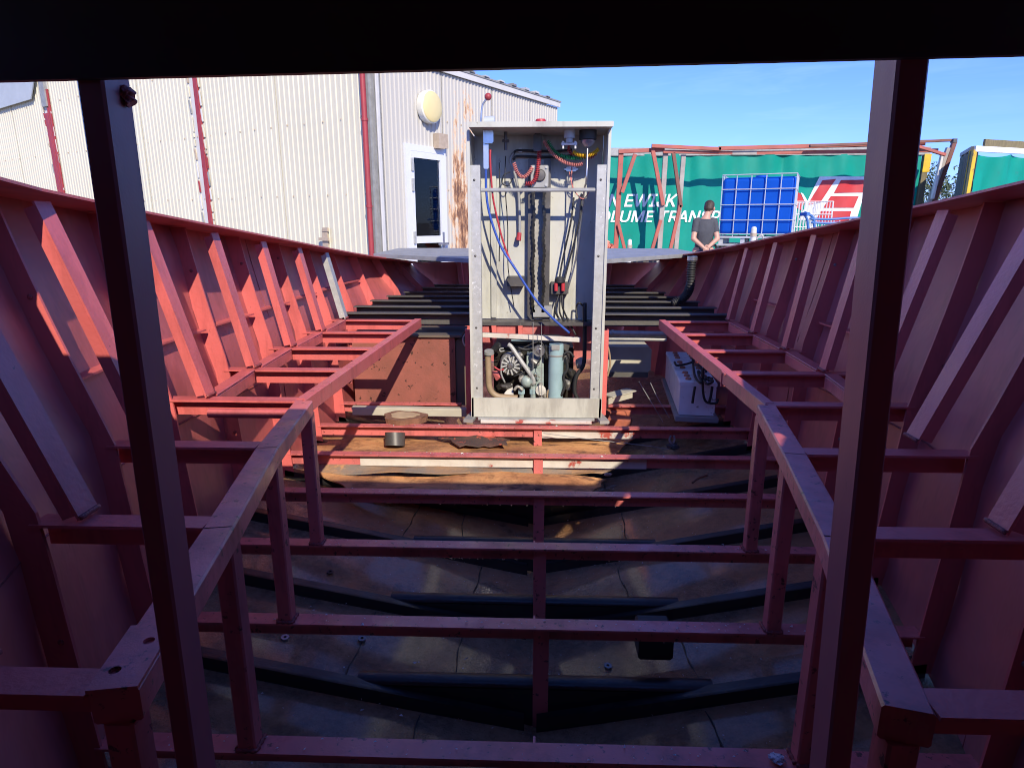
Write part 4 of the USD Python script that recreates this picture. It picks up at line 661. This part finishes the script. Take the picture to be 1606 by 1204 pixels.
# the two gaps: red strips, clips, torn edges
for tg, seed in ((g1, 3), (g2, 5)):
    q = random.Random(seed); dz = 2.15 if seed == 3 else 2.08
    part(wh, 'gap_backing', wbox(tg-.11, tg+.17, ZG, ZL-.031, -.045, .004, LD, LN), 'trim_white')
    part(wh, 'red_strip', bar(wp(tg-.04, ZG, .02, LD, LN), wp(tg-.04, dz, .02, LD, LN), .10 if seed == 3 else .05, .03, LN), 'pipe_red')
    if seed == 5:
        part(wh, 'red_strip', bar(wp(tg+.05, ZG, .02, LD, LN), wp(tg+.05, dz-.1, .02, LD, LN), .11, .03, LN), 'pipe_red'); part(wh, 'red_strip', bar(wp(tg-.11, ZG, .02, LD, LN), wp(tg-.11, dz+.3, .02, LD, LN), .045, .03, LN), 'pipe_red')
        for z in np.arange(-.4, 1.9, .62): part(wh, 'red_rung', bar(wp(tg-.02, z, .018, LD, LN), wp(tg-.02, z+.06, .018, LD, LN), .10, .02, LN), 'pipe_red')
    part(wh, 'gap_cap', wbox(tg-.09, tg+.10, dz+.01, ZL-.031, .005, .06, LD, LN), 'dull_zinc')
    for e in (-.12, .15):
        z = -.4
        while z < dz:
            h_ = .06+.22*q.random()
            part(wh, 'torn_edge', bar(wp(tg+e, z, .02, LD, LN), wp(tg+e+.02*q.random(), z+h_*.8, .024, LD, LN), .03, .014, LN, .002), q.choice(('dull_zinc', 'trim_white', 'beige_block', 'cream_clad', 'pipe_red'))); z += h_
# cream sheet hanging at the far left, its shade painted in as grey
gx0, gx1 = onwall(64, 150, LD)[0], 12.4; gz0, gz1 = onwall(30, 167, LD)[1], onwall(30, 110, LD)[1]
part(wh, 'shaded_sheet', sheet([wp(gx0+.25, gz0+.05, .06, LD, LN), wp(gx1, gz0-.05, .06, LD, LN), wp(gx1, gz1, .06, LD, LN), wp(gx0, gz1, .06, LD, LN), wp(gx0, gz0+.35, .06, LD, LN)], LN, .02), 'grey_panel')
# rusty tap on the left wall
tt, zt_ = onwall(514, 375, LD); part(wh, 'rusty_bracket', cat(wbox(tt-.05, tt+.05, zt_-.12, zt_+.12, .033, .05, LD, LN), wbox(tt-.09, tt+.09, zt_-.02, zt_+.02, .05, .08, LD, LN), wbox(tt-.07, tt+.03, zt_+.10, zt_+.15, .033, .06, LD, LN)), 'beige_block')
# door
dg = lambda x, y: onwall(x, y, GD)
def dbox(x0, x1, z0, z1, o0, o1): return wbox(x0, x1, z0, z1, o0, o1, GD, GN)
part(wh, 'door_frame', cat(dbox(d0, d0+.10, ZG, zdt, -.02, .05), dbox(d1-.07, d1, ZG, zdt, -.02, .05), dbox(d0+.1001, d1-.0701, zdt-.08, zdt, -.02, .05)), 'door_white')
e0, e1 = d0+.103, d1-.073; zt1 = zdt-.083
p0_, p1_ = dg(646, 300)[0], dg(687, 300)[0]; zu1, zu0, zl1 = dg(666, 250)[1], dg(668, 370)[1], dg(668, 381)[1]
dr = part(wh, 'door', cat(dbox(e0, p0_, ZG+.03, zt1, .0, .055), dbox(p1_, e1, ZG+.03, zt1, .0, .055), dbox(p0_, p1_, zu1, zt1, .0, .055), dbox(p0_, p1_, zl1, zu0, .0, .055), dbox(p0_, p1_, ZG+.03, ZG+.25, .0, .055)), 'door_white')
part(wh, 'pane', dbox(p0_, p1_, zu0, zu1, .02, .026), 'pane', under=dr); part(wh, 'pane', dbox(p0_, p1_, ZG+.25, zl1, .02, .026), 'pane', under=dr)
hx_, hz_ = dg(691, 382); part(wh, 'door_handle', cat(dbox(hx_-.02, hx_+.02, hz_-.16, hz_+.16, .055, .063), dbox(hx_-.16, hx_+.06, hz_-.015, hz_+.015, .09, .105), dbox(hx_-.01, hx_+.01, hz_-.01, hz_+.01, .063, .09), dbox(hx_-.12, hx_+.05, hz_-.085, hz_-.06, .075, .09)), 'steel', under=dr)
for y in (258, 290, 373): z = dg(640, y)[1]; part(wh, 'hinge', dbox(d0+.09, d0+.125, z-.08, z+.08, .055, .075), 'galvanised', under=dr)
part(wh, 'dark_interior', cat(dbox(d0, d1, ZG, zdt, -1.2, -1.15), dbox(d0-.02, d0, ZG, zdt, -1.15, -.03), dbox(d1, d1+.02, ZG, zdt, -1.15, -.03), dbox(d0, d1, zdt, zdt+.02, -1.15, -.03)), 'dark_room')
for i, (a, b, m_) in enumerate(((.25, .30, 'pipe_red'), (.32, .5, 'frame_brown'), (.55, .42, 'pipe_red'), (.6, .62, 'yellow_paint'), (.18, .2, 'grey_panel'))): part(wh, 'reflection_pole', bar(wp(d0+a*1.2, ZG+.1, -.10-.04*i, GD, GN), wp(d0+b*1.2, zdt-.3-.15*i, -.22, GD, GN), .045, .04, GN), m_)  # poles added behind the panes to stand in for reflections in the glass
# vent and lamp
vt, vz = dg(685, 222); part(wh, 'vent', cat(dbox(vt-.10, vt+.10, vz-.09, vz+.09, .0225, .12), dbox(vt-.13, vt+.02, vz-.105, vz-.09, .0225, .13)), 'beige_block')
lt_, lz_ = dg(667, 169); lp = part(wh, 'wall_lamp', lathe([(0, 0), (.20, 0), (.205, .03), (.205, .085), (.19, .10)], wp(lt_, lz_, .0225, GD, GN), GN, 30), 'lamp_rim', smooth=35); part(wh, 'lamp_cover', lathe([(.192, .098), (.185, .112), (.12, .128), (0, .134)], wp(lt_, lz_, .0225, GD, GN), GN, 30), 'lamp_cream', smooth=True, under=lp)

# ------------------------------------------------------------------ curtain trailer with lettering
YT = 20.0
def wave(x, z): return (.06*abs(math.sin(x*2.6+.6*math.sin(x*1.7)))-.03)*(.35+.65*max(0, min(1, (z+.6)/2.6)))+.025*math.sin(x*9+z*1.3)*max(0, min(1, (z+.2)/1.8))+.012*math.sin(x*5-z*4)
tr = thing('curtain_trailer', 'long green curtain sided trailer with white lettering parked across the yard', 'trailer', V(6, YT+1.2, -C), 1.0)
x0t, x1t = P(860, 300, YT)[0], P(1449, 300, YT)[0]; ztt, zbt = P(1100, 243, YT)[2], -1.0
xk = P(1363, 300, YT)[0]
part(tr, 'curtain', grid(lambda x, z: V(x, YT-wave(x, z), z+(.04*math.sin(x*2.1) if z > ztt-.01 else 0)), np.linspace(x0t, xk, 260), np.linspace(zbt, ztt, 16), (0, .01, 0)), 'teal_pvc', smooth=True)
part(tr, 'curtain', grid(lambda x, z: V(x, YT+.03-wave(x, z), z), np.linspace(xk+.05, x1t-.2, 20), np.linspace(zbt, ztt, 6), (0, .01, 0)), 'teal_pvc', smooth=True)
part(tr, 'curtain_edge', box(V(xk+.02, YT-.03, (zbt+ztt)/2), (.05, .03, ztt-zbt)), 'white_print')
part(tr, 'roof_rail', box(V((x0t+x1t)/2, YT+.02, ztt+.09), (x1t-x0t, .12, .22), .01), 'dull_zinc'); part(tr, 'roof', box(V((x0t+x1t)/2, YT+1.28, ztt+.17), (x1t-x0t, 2.4, .04)), 'trim_white')
part(tr, 'rear_post', cat(box(V(x1t-.08, YT+.02, (zbt+ztt)/2), (.16, .12, ztt-zbt))), 'old_wood'); part(tr, 'rear_corner', box(V(x1t-.06, YT-.045, ztt-.25), (.2, .02, .5)), 'yellow_paint')
part(tr, 'far_side', box(V((x0t+x1t)/2, YT+2.5, (zbt+ztt)/2), (x1t-x0t, .05, ztt-zbt)), 'teal_pvc'); part(tr, 'chassis', box(V((x0t+x1t)/2, YT+1.25, zbt-.12), (x1t-x0t, 2.4, .22)), 'dark_steel')
for x in (x0t+1.2, x1t-2.6, x1t-1.3): wh_ = part(tr, 'wheel', lathe([(.22, .0), (.46, .0), (.5, .03), (.5, .25), (.46, .28), (.22, .28)], V(x, YT+.35, -C+.5), (0, -1, 0), 24), 'rubber', smooth=35); part(tr, 'wheel_rim', lathe([(0, .16), (.12, .16), (.22, .24), (.22, .10), (0, .10)], V(x, YT+.35, -C+.5), (0, -1, 0), 20), 'dull_zinc', smooth=35, under=wh_)
def letters(text, xs0, xs1, ytop, ybot):
    a, b = P(xs0, ybot, YT), P(xs1, ytop, YT); h = b[2]-a[2]; m = meshkit.text_mesh(text, h, .012, bold=True); ext = m.bounds
    v = m.vertices.copy(); v[:, 0] = (v[:, 0]-ext[0, 0])/(ext[1, 0]-ext[0, 0])*(b[0]-a[0]); v[:, 0] += v[:, 1]*.22
    m = tm(np.c_[v[:, 0]+a[0], -v[:, 2], v[:, 1]+a[2]], m.faces)
    m = m.subdivide_to_size(.25); v = m.vertices.copy(); v[:, 1] += [YT-.012-wave(x, z) for x, _, z in v]; m = tm(v, m.faces)
    if m.volume < 0: m.invert()
    return m
part(tr, 'lettering', letters('VAN EWIJK', 918, 1059, 305, 324), 'white_print'); part(tr, 'lettering', letters('VOLUME TRANSPORT', 921, 1178, 331, 348), 'white_print')
def printed(pix, m_, o):
    p = [P(x, y, YT) for x, y in pix]
    m = sheet([V(q[0], 0, q[2]) for q in p], (0, -1, 0), .004).subdivide_to_size(.09); v = m.vertices.copy(); v[:, 1] += [YT-o-wave(x, z) for x, _, z in v]; part(tr, 'emblem', tm(v, m.faces), m_)
printed([(1285, 277), (1362, 277), (1344, 342), (1332, 345), (1252, 345)], 'white_print', .016)
for q in ([(1289, 283), (1310, 281), (1285, 318), (1266, 322)], [(1317, 283), (1358, 282), (1352, 302), (1307, 303)], [(1302, 308), (1346, 308), (1338, 326), (1290, 326)], [(1287, 331), (1334, 331), (1329, 350), (1276, 350)]): printed(q, 'red_print', .030)
printed([(1247, 300), (1255, 304), (1262, 316), (1256, 330), (1247, 325)], 'red_print', .016); printed([(1255, 302), (1259, 304), (1268, 318), (1264, 322)], 'white_print', .030)

# steel lattice leaning in front of the trailer
fr = thing('steel_truss', 'rust red and grey lattice steel frame standing in front of the green trailer', 'steel frame', V(5, 19, -C), 1.0)
YL = 19.0
def stick(a, b, px, m_, nm, Y=YL, Y2=None): part(fr, nm, bar(P(*a, Y), P(*b, Y2 or Y), px*Y/1000, .10, (0, 1, 0), .006), m_)
def down(a, b):                                             # carry a member on to the ground
    p, q = P(*a, YL), P(*b, YL); k = (-C-p[2])/(q[2]-p[2]); return p+(q-p)*k
for a, b, px, m_, nm in (((974, 240), (965, 401), 7, 'frame_red', 'post'), ((1044, 237), (1034, 393), 7, 'frame_grey', 'post'), ((1072, 243), (1060, 390), 6.5, 'frame_grey', 'post'), ((1497, 222), (1466, 312), 6, 'frame_brown', 'post'), ((1487, 232), (1459, 312), 5, 'frame_grey', 'post')):
    part(fr, nm, bar(P(*a, YL), down(a, b), px*.019, .10, (0, 1, 0), .006), m_)
for a, b, px, m_, nm, Y in (((996, 242), (975.5, 302), 5.5, 'frame_red', 'brace', 18.9), ((970, 352), (983, 405), 4.5, 'frame_red', 'brace', 18.9), ((1023, 232), (1040, 322), 5.5, 'frame_red', 'brace', 18.9), ((1036, 345), (1021, 397), 5, 'frame_red', 'brace', 18.9), ((1056, 240), (1068, 325), 5, 'frame_brown', 'brace', 18.9), ((1066.5, 322), (1051, 392), 5, 'frame_red', 'brace', 18.9),
    ((970, 238), (1042, 235), 5.5, 'frame_red', 'top_beam', 18.95), ((1022, 229), (1130, 234), 5, 'frame_red', 'top_beam', 18.8), ((1040, 238), (1148, 240), 4.5, 'frame_red', 'top_beam', 18.9), ((1148, 240), (1186, 240), 5.5, 'frame_grey', 'top_beam', 18.9), ((1186, 240), (1470, 236), 5, 'frame_red', 'top_beam', 18.9), ((1127, 233), (1450, 225), 5.5, 'frame_red', 'top_beam', 18.8), ((1270, 229), (1497, 220), 3.5, 'frame_brown', 'top_beam', 18.6), ((1440, 230), (1482, 243), 4, 'frame_red', 'top_beam', 18.6)): stick(a, b, px, m_, nm, Y)
part(fr, 'end_cap', box(P(1496, 221, 18.55), (.10, .14, .10)), 'dark_steel')
stick((1478, 240), (1462, 312), 3.5, 'trim_white', 'brace', 18.8)

# second trailer at the right edge, turned away
t2 = thing('second_trailer', 'green curtain trailer with yellow corner post at the right edge', 'trailer', V(13, 19, -C), 1.0)
c2 = P(1518, 300, 18.0); d2 = unit(V(.93, .37, 0)); n2 = V(d2[1], -d2[0], 0); b2 = unit(V(.42, .907, 0))
zt2, zb2 = P(1540, 240, 18.2)[2], -.6
def q2(t, z, o=0): return V(c2[0], c2[1], 0)+d2*t+n2*o+V(0, 0, z)
part(t2, 'curtain', grid(lambda t, z: q2(t+.03*(zt2-z)*0, z-(.10*abs(math.sin(t*2.2)) if z > zt2-.05 else 0), .05*math.sin(t*5+z*1.5)+.03*math.sin(t*9-z*2)), np.linspace(.12, 5, 60), np.linspace(zb2, zt2, 14), (0, .01, 0)), 'teal_pvc', smooth=True)
part(t2, 'corner_post', bar(q2(-.05, zb2), q2(-.05, zt2+.05), .13, .12, n2), 'yellow_paint'); part(t2, 'corner_gap', bar(q2(.08, zb2, -.02), q2(.08, zt2, -.02), .12, .06, n2), 'rubber')
part(t2, 'top_rail', bar(q2(-.05, zt2+.08, .02), q2(5, zt2+.08, .02), .08, .14, V(0, 0, 1)), 'white_print'); part(t2, 'top_board', bar(q2(.3, zt2+.24, .0), q2(5, zt2+.24, .0), .06, .18, V(0, 0, 1)), 'old_wood')
for k in range(5):
    a = q2(-.12, 0)+b2*(.02+k*.36); part(t2, 'head_board', bar(a+V(0, 0, zb2), a+V(0, 0, zt2+.02-.03*(k % 2)), .345, .05, V(b2[1], -b2[0], 0), .006), 'green_wood')
part(t2, 'head_beam', bar(q2(-.10, zt2+.09), q2(-.1, zt2+.09)+b2*1.8, .07, .10, V(0, 0, 1)), 'dark_steel'); part(t2, 'chassis', bar(q2(0, zb2-.13, -1), q2(5, zb2-.13, -1), 1.8, .22), 'dark_steel')
for t in (1.0, 4.0): wh_ = part(t2, 'wheel', lathe([(.22, 0), (.46, 0), (.5, .03), (.5, .25), (.46, .28), (.22, .28)], q2(t, -C+.5, -.35), n2, 24), 'rubber', smooth=35); part(t2, 'wheel_rim', lathe([(0, .16), (.12, .16), (.22, .24), (.22, .1), (0, .1)], q2(t, -C+.5, -.35), n2, 20), 'dull_zinc', smooth=35, under=wh_)

# ------------------------------------------------------------------ blue tote on a timber stack
YI = 11.2; a, b = P(1139, 300, YI), P(1246, 300, YI); zt, zb = P(1190, 276, YI)[2], P(1190, 369, YI)[2]
ib = thing('liquid_tote', 'bright blue plastic liquid tote in a galvanised cage beside the man', 'tote tank', V((a[0]+b[0])/2, YI+.5, zb-.16), 1.0)
W = 1.2; cx = (a[0]+b[0])/2+.17; rot = -.40
def RZ(m): m.apply_transform(trimesh.transformations.rotation_matrix(rot, (0, 0, 1), (cx, YI+.5, 0))); return m
mb = m3.Manifold.hull(m3.Manifold.compose([m3.Manifold.sphere(.07, 20).translate([cx+sx*(W/2-.09), YI+.5+sy*.40, z]) for sx in (-1, 1) for sy in (-1, 1) for z in (zb+.08, zt-.08)])).to_mesh()
part(ib, 'bottle', RZ(tm(mb.vert_properties[:, :3], mb.tri_verts)), 'tote_blue', smooth=40)
part(ib, 'bottle_cap', RZ(lathe([(0, .05), (.1, .05), (.1, 0), (0, 0)], V(cx, YI+.5, zt-.012), (0, 0, 1), 20)), 'tote_blue', smooth=35)
nv = 6
for i in range(nv):
    x = cx-W/2+.02+(W-.04)*i/(nv-1)
    for y in (YI, YI+1.0): part(ib, 'cage_bar', RZ(cyl(V(x, y, zb-.02), V(x, y, zt+.03), .0085, 7)), 'tote_steel', smooth=30)
for i in range(1, 5):
    y = YI+i*.2
    for x in (cx-W/2+.02, cx+W/2-.02): part(ib, 'cage_bar', RZ(cyl(V(x, y, zb-.02), V(x, y, zt+.03), .0085, 7)), 'tote_steel', smooth=30)
for z in (zb+.02, zb+.25, zb+.50, zb+.75, zt+.03):
    q = [V(cx-W/2+.02, YI-.012, z), V(cx+W/2-.02, YI-.012, z), V(cx+W/2-.008, YI+1.012, z), V(cx-W/2+.008, YI+1.012, z)]
    for i in range(4): part(ib, 'cage_bar', RZ(cyl(q[i], q[(i+1) % 4], .0085, 7)), 'tote_steel', smooth=30)
for z, h in ((zb-.035, .03), (zb-.165, .03)): part(ib, 'pallet_deck', RZ(box(V(cx, YI+.5, z), (W, 1.02, h), .005)), 'tote_steel')
for x in (-.5, -.17, .17, .5):
    for y in (.06, .5, .94): part(ib, 'pallet_foot', RZ(box(V(cx+x*W*.9, YI+y, zb-.1), (.07, .08, .098), .004)), 'tote_steel')
stk = thing('timber_stack', 'stack of old squared timbers carrying the blue tote', 'timber stack', V(cx, YI+.5, -C), 1.0); z = -C; i = 0
while z < zb-.181-.16:
    h = .16
    for k in range(4):
        off = -.45+.3*k
        part(stk, 'timber', bar(V(cx-W/2-.02, YI+.5+off, z+h/2), V(cx+W/2+.02, YI+.5+off, z+h/2), .14, h-.002, c=.006) if i % 2 else bar(V(cx+off*1.1, YI-.02, z+h/2), V(cx+off*1.1, YI+1.02, z+h/2), .14, h-.002, c=.006), 'old_wood')
    z += h; i += 1
h = zb-.181-z
for k in range(4): part(stk, 'timber', bar(V(cx-W/2-.02, YI+.05+.3*k, z+h/2), V(cx+W/2+.02, YI+.05+.3*k, z+h/2), .14, h-.001, c=.006), 'old_wood')

# ------------------------------------------------------------------ the man with his hands behind his back
YP = 11.0; hc_ = P(1119, 333, YP)
pz0 = -C+.15
man = thing('person', 'man in grey t-shirt and jeans, hands clasped behind him, head bowed', 'person', V(P(1107, 350, YP)[0], YP, pz0), 1.0)
xc = P(1106, 350, YP)[0]
def mp(dx, dy, h): return V(xc+dx, YP+dy, pz0+h)
def chain(segs, res=.02, it=8):
    m = m3.Manifold()
    for pts in segs:
        for (p, r), (q, s_) in zip(pts[:-1], pts[1:]):
            m = m+m3.Manifold.hull(m3.Manifold.compose([m3.Manifold.sphere(1, 16).scale(list(np.broadcast_to(r, 3))).translate(list(p)), m3.Manifold.sphere(1, 16).scale(list(np.broadcast_to(s_, 3))).translate(list(q))]))
    mm = m.refine_to_length(res).to_mesh(); t = trimesh.Trimesh(mm.vert_properties[:, :3], mm.tri_verts, process=True); trimesh.smoothing.filter_taubin(t, iterations=it); return t
HS = .98
def H(dx, dy, h): return mp(dx*HS, dy*HS, h*HS)
shL, shR = H(-.150, .0, 1.45), H(.150, .01, 1.45); elL, elR = H(-.205, -.10, 1.17), H(.195, -.10, 1.17); wrL, wrR = H(-.05, -.19, 1.03), H(.045, -.19, 1.05)
neck, head = H(.02, .02, 1.53), H(.085, .10, 1.665)
legs = [[(H(-.09, 0, .95), (.10, .10, .10)), (H(-.10, .01, .50), .062), (H(-.105, -.02, .10), .045)], [(H(.09, 0, .95), (.10, .10, .10)), (H(.10, .01, .50), .062), (H(.105, -.02, .10), .045)]]
armL = [(shL, .055), (elL, .042), (wrL, .029), (wrL+V(.035, -.005, -.03), .03)]; armR = [(shR, .055), (elR, .042), (wrR, .029), (wrR+V(-.04, -.005, -.05), .03)]
def fingers(w, sx):
    o = []
    for k, ln in enumerate((.055, .062, .058, .046)):
        b = w+V(sx*.035, -.012+.0, -.015-.017*k); o.append([(b, .0095), (b+V(sx*ln*.6, -.012, -.012), .009), (b+V(sx*ln, -.002, -.026), .008)])
    b = w+V(sx*.02, -.01, .01); o.append([(b, .011), (b+V(sx*.035, -.018, .006), .009), (b+V(sx*.055, -.02, -.004), .008)]); return o
body = [[(H(0, 0, .97), (.138, .105, .10)), (H(0, 0, 1.12), (.125, .095, .10)), (H(0, -.01, 1.30), (.15, .108, .11)), (H(.0, .0, 1.43), (.135, .088, .07))], [(H(0, .0, 1.46), (.10, .07, .05)), (neck, .058), (H(.05, .06, 1.60), .055)], [(H(.06, .075, 1.63), (.07, .085, .08)), (H(.08, .10, 1.70), (.075, .092, .085))], [(H(.115, .165, 1.60), (.045, .04, .04)), (H(.10, .13, 1.66), (.06, .07, .07))]]
part(man, 'body', chain(body+legs+[armL, armR]+fingers(wrL, 1)+fingers(wrR, -1)+[[(H(.125, .185, 1.655), .014), (H(.14, .205, 1.63), .016)], [(H(.155, .07, 1.66), (.012, .02, .03)), (H(.15, .075, 1.64), (.01, .018, .02))], [(H(.005, .10, 1.66), (.012, .02, .03)), (H(.01, .105, 1.64), (.01, .018, .02))]], .018, 5), 'skin', smooth=True)
part(man, 'tshirt', chain([[(H(0, 0, 1.04), (.150, .118, .05)), (H(0, 0, 1.12), (.140, .112, .10)), (H(0, -.01, 1.30), (.168, .124, .11)), (H(.0, .0, 1.44), (.150, .10, .065))], [(H(-.12, 0, 1.455), .062), (shL, .060), (shL*.45+elL*.55, .056)], [(H(.12, 0, 1.455), .062), (shR, .060), (shR*.45+elR*.55, .056)]], .022, 6), 'shirt_grey', smooth=True)
part(man, 'jeans', chain([[(H(0, 0, 1.00), (.145, .112, .06)), (H(0, -.005, .90), (.155, .125, .09))], [(H(-.09, 0, .92), (.10, .115, .10)), (H(-.10, .01, .50), .078), (H(-.105, -.02, .09), .066)], [(H(.09, 0, .92), (.10, .115, .10)), (H(.10, .01, .50), .078), (H(.105, -.02, .09), .066)]], .025, 6), 'jeans', smooth=True)
part(man, 'back_pocket', sheet([H(.0, -.128, .985), H(.13, -.110, .985), H(.12, -.118, .90), H(.01, -.136, .88)], (0, -1, 0), .012), 'jeans_pale')
part(man, 'hair', chain([[(H(.055, .055, 1.67), (.078, .085, .075)), (H(.075, .095, 1.725), (.082, .098, .078))]], .016, 4), 'hair', smooth=True)
for sx in (-.105, .105): part(man, 'shoe', chain([[(H(sx, -.06, .045), (.05, .05, .045)), (H(sx, .12, .035), (.048, .06, .035))]], .02, 3), 'shoe', smooth=True)

pal = thing('wooden_pallet', 'low wooden pallet under the feet of the man', 'pallet', V(xc, YP, -C), 1.0)
for k in range(6): part(pal, 'slat', box(V(xc-.5+.2*k, YP, -C+.132), (.14, .8, .022), .003), 'old_wood')
for k in (-1, 0, 1): part(pal, 'bearer', box(V(xc, YP+.35*k, -C+.06), (1.15, .1, .118), .004), 'old_wood')
# ------------------------------------------------------------------ small things showing over the gunwale
def pole(name, lab, x, ytop, Y, r, hook=False):
    p = P(x, ytop, Y); o = thing(name, lab, 'post', V(p[0], Y, -C), 1.0)
    part(o, 'post', cat(cyl(V(p[0], Y, -C), V(p[0], Y, p[2]-r), r, 14), ball(V(p[0], Y, p[2]-r), r, 2)), 'wire_white', smooth=40); part(o, 'band', lathe([(r+.001, -.02), (r+.006, -.02), (r+.006, .02), (r+.001, .02)], V(p[0], Y, p[2]-.1), (0, 0, 1), 14), 'beige_block')
    if hook: part(o, 'hook', tube(curve([V(p[0]+r, Y, p[2]-.16), V(p[0]+.10, Y-.01, p[2]-.1), V(p[0]+.12, Y-.01, p[2]-.2), V(p[0]+.10, Y, p[2]-.26)], 6), .012, 8), 'galvanised', smooth=True)
pole('white_post', 'short white post with a rounded top left of the steel frame foot', 988, 375, 9.4, .030); pole('white_post', 'white post with a metal hook in front of the blue tote', 1183, 355, 8.2, .034, True)
single('orange_cloth', 'crumpled orange sheet heaped on a crate beside the cabinet', 'cloth', crumple(P(952, 392, 10)+V(0, 0, -.03), (.09, .15, .13), 8), 'orange_cloth', smooth=50)
oc = P(952, 400, 10); cr = thing('plastic_crate', 'grey crate under the orange sheet', 'crate', V(oc[0], 10, -C), 1.0)
part(cr, 'crate_body', box(V(oc[0], 10, (-C+oc[2])/2-.04), (.6, .5, oc[2]+C-.1), .02), 'grey_panel'); part(cr, 'crate_rim', box(V(oc[0], 10, oc[2]-.075), (.66, .56, .03), .006), 'grey_panel')
# wire cage and trolley
YC = 12.0; ca, cb = P(1250, 316, YC), P(1307, 316, YC); zc1, zc0 = ca[2], -C+.15
cg = thing('wire_cage', 'white wire mesh roll cage behind the blue trolley', 'wire cage', V((ca[0]+cb[0])/2, YC+.4, -C), 1.0)
for sgn, yy in ((0, YC), (1, YC+.7)):
    nx = 13; ms = []
    for i in range(nx): x = ca[0]+(cb[0]-ca[0])*i/(nx-1); part(cg, 'mesh_wire', cyl(V(x, yy, zc0), V(x, yy, zc1), .007 if i % 6 else .013, 6), 'wire_white')
    for z in np.linspace(zc0, zc1, 9): part(cg, 'mesh_wire', cyl(V(ca[0], yy-.008, z), V(cb[0], yy-.008, z), .007, 6), 'wire_white')
for x in (ca[0], cb[0]):
    for z in np.linspace(zc0, zc1, 9): part(cg, 'mesh_wire', cyl(V(x, YC, z), V(x, YC+.7, z), .007, 6), 'wire_white')
for x in (ca[0], cb[0]):
    for yy in (YC, YC+.7): part(cg, 'castor', lathe([(0, -.03), (.07, -.03), (.07, .03), (0, .03)], V(x, yy, -C+.072), (1, 0, 0), 12), 'rubber')
YR = 11.4; ty = thing('shopping_trolley', 'blue framed trolley with a long push handle in front of the wire cage', 'trolley', V(P(1280, 345, YR)[0], YR, -C), 1.0)
for pts, m_ in (([(1260, 333), (1266, 345), (1268, 362), (1270, 385)], 'trolley_blue'), ([(1262, 333), (1274, 340), (1277, 352), (1278, 385)], 'trolley_blue'), ([(1270, 343), (1300, 344), (1330, 342), (1356, 342)], 'trolley_blue'), ([(1272, 349), (1300, 350), (1340, 348)], 'trolley_blue')): part(ty, 'tube', tube(curve([P(x, y, YR) for x, y in pts], 6), .02, 8), m_, smooth=True)
part(ty, 'grip', box(P(1262, 336, YR), (.05, .3, .06), .01), 'trolley_blue')
for i in range(9): q = P(1272+i*9, 346, YR); part(ty, 'basket_wire', cyl(q, V(q[0], YR, -C+.35), .008, 6), 'wire_white')
part(ty, 'basket_floor', box(V(P(1310, 345, YR)[0], YR+.2, -C+.34), (.9, .5, .03)), 'trolley_blue')
for x in (1275, 1345): q = P(x, 345, YR); part(ty, 'trolley_leg', cyl(V(q[0], YR+.1, -C+.1), V(q[0], YR+.1, -C+.34), .02, 8), 'tote_steel'); part(ty, 'castor', lathe([(0, -.02), (.06, -.02), (.06, .02), (0, .02)], V(q[0], YR+.1, -C+.062), (1, 0, 0), 12), 'rubber')
# tree beyond the trailers
tp = P(1466, 300, 30); tree = thing('tree', 'grey green bushy tree in the gap between the trailers', 'tree', V(tp[0], 30, -C), 1.0)
part(tree, 'trunk', cat(tube([V(tp[0], 30, -C), V(tp[0]+.1, 30, -.3), V(tp[0]-.05, 30.1, 1.0), V(tp[0]+.1, 30, 2.2)], [.16, .13, .09, .03], 8), *[tube([V(tp[0]+.05, 30, .1+.3*k), V(tp[0]+.05+.5*math.cos(k*2.1), 30+.5*math.sin(k*2.1), .6+.35*k)], [.05, .015], 6) for k in range(6)]), 'trunk', smooth=True)
v, f = [], []
for k in range(2600):
    th, ph = nrg.uniform(0, 2*math.pi), nrg.uniform(-1, 1); r = nrg.uniform(.35, 1)**.5; lob = 1+.25*math.sin(3*th+ph*4)+.15*math.sin(7*th)
    c = V(tp[0]+1.25*r*lob*math.cos(th)*math.sqrt(1-ph*ph), 30+1.2*r*lob*math.sin(th)*math.sqrt(1-ph*ph), .75+1.5*r*ph*lob); d = unit(nrg.normal(0, 1, 3)); e = unit(np.cross(d, nrg.normal(0, 1, 3))); q = len(v)
    v += [c-d*.10, c+e*.035, c+d*.10, c-e*.035]; f += [(q, q+1, q+2), (q, q+2, q+3)]
part(tree, 'crown', tm(v, f), 'leaf', kind='stuff')
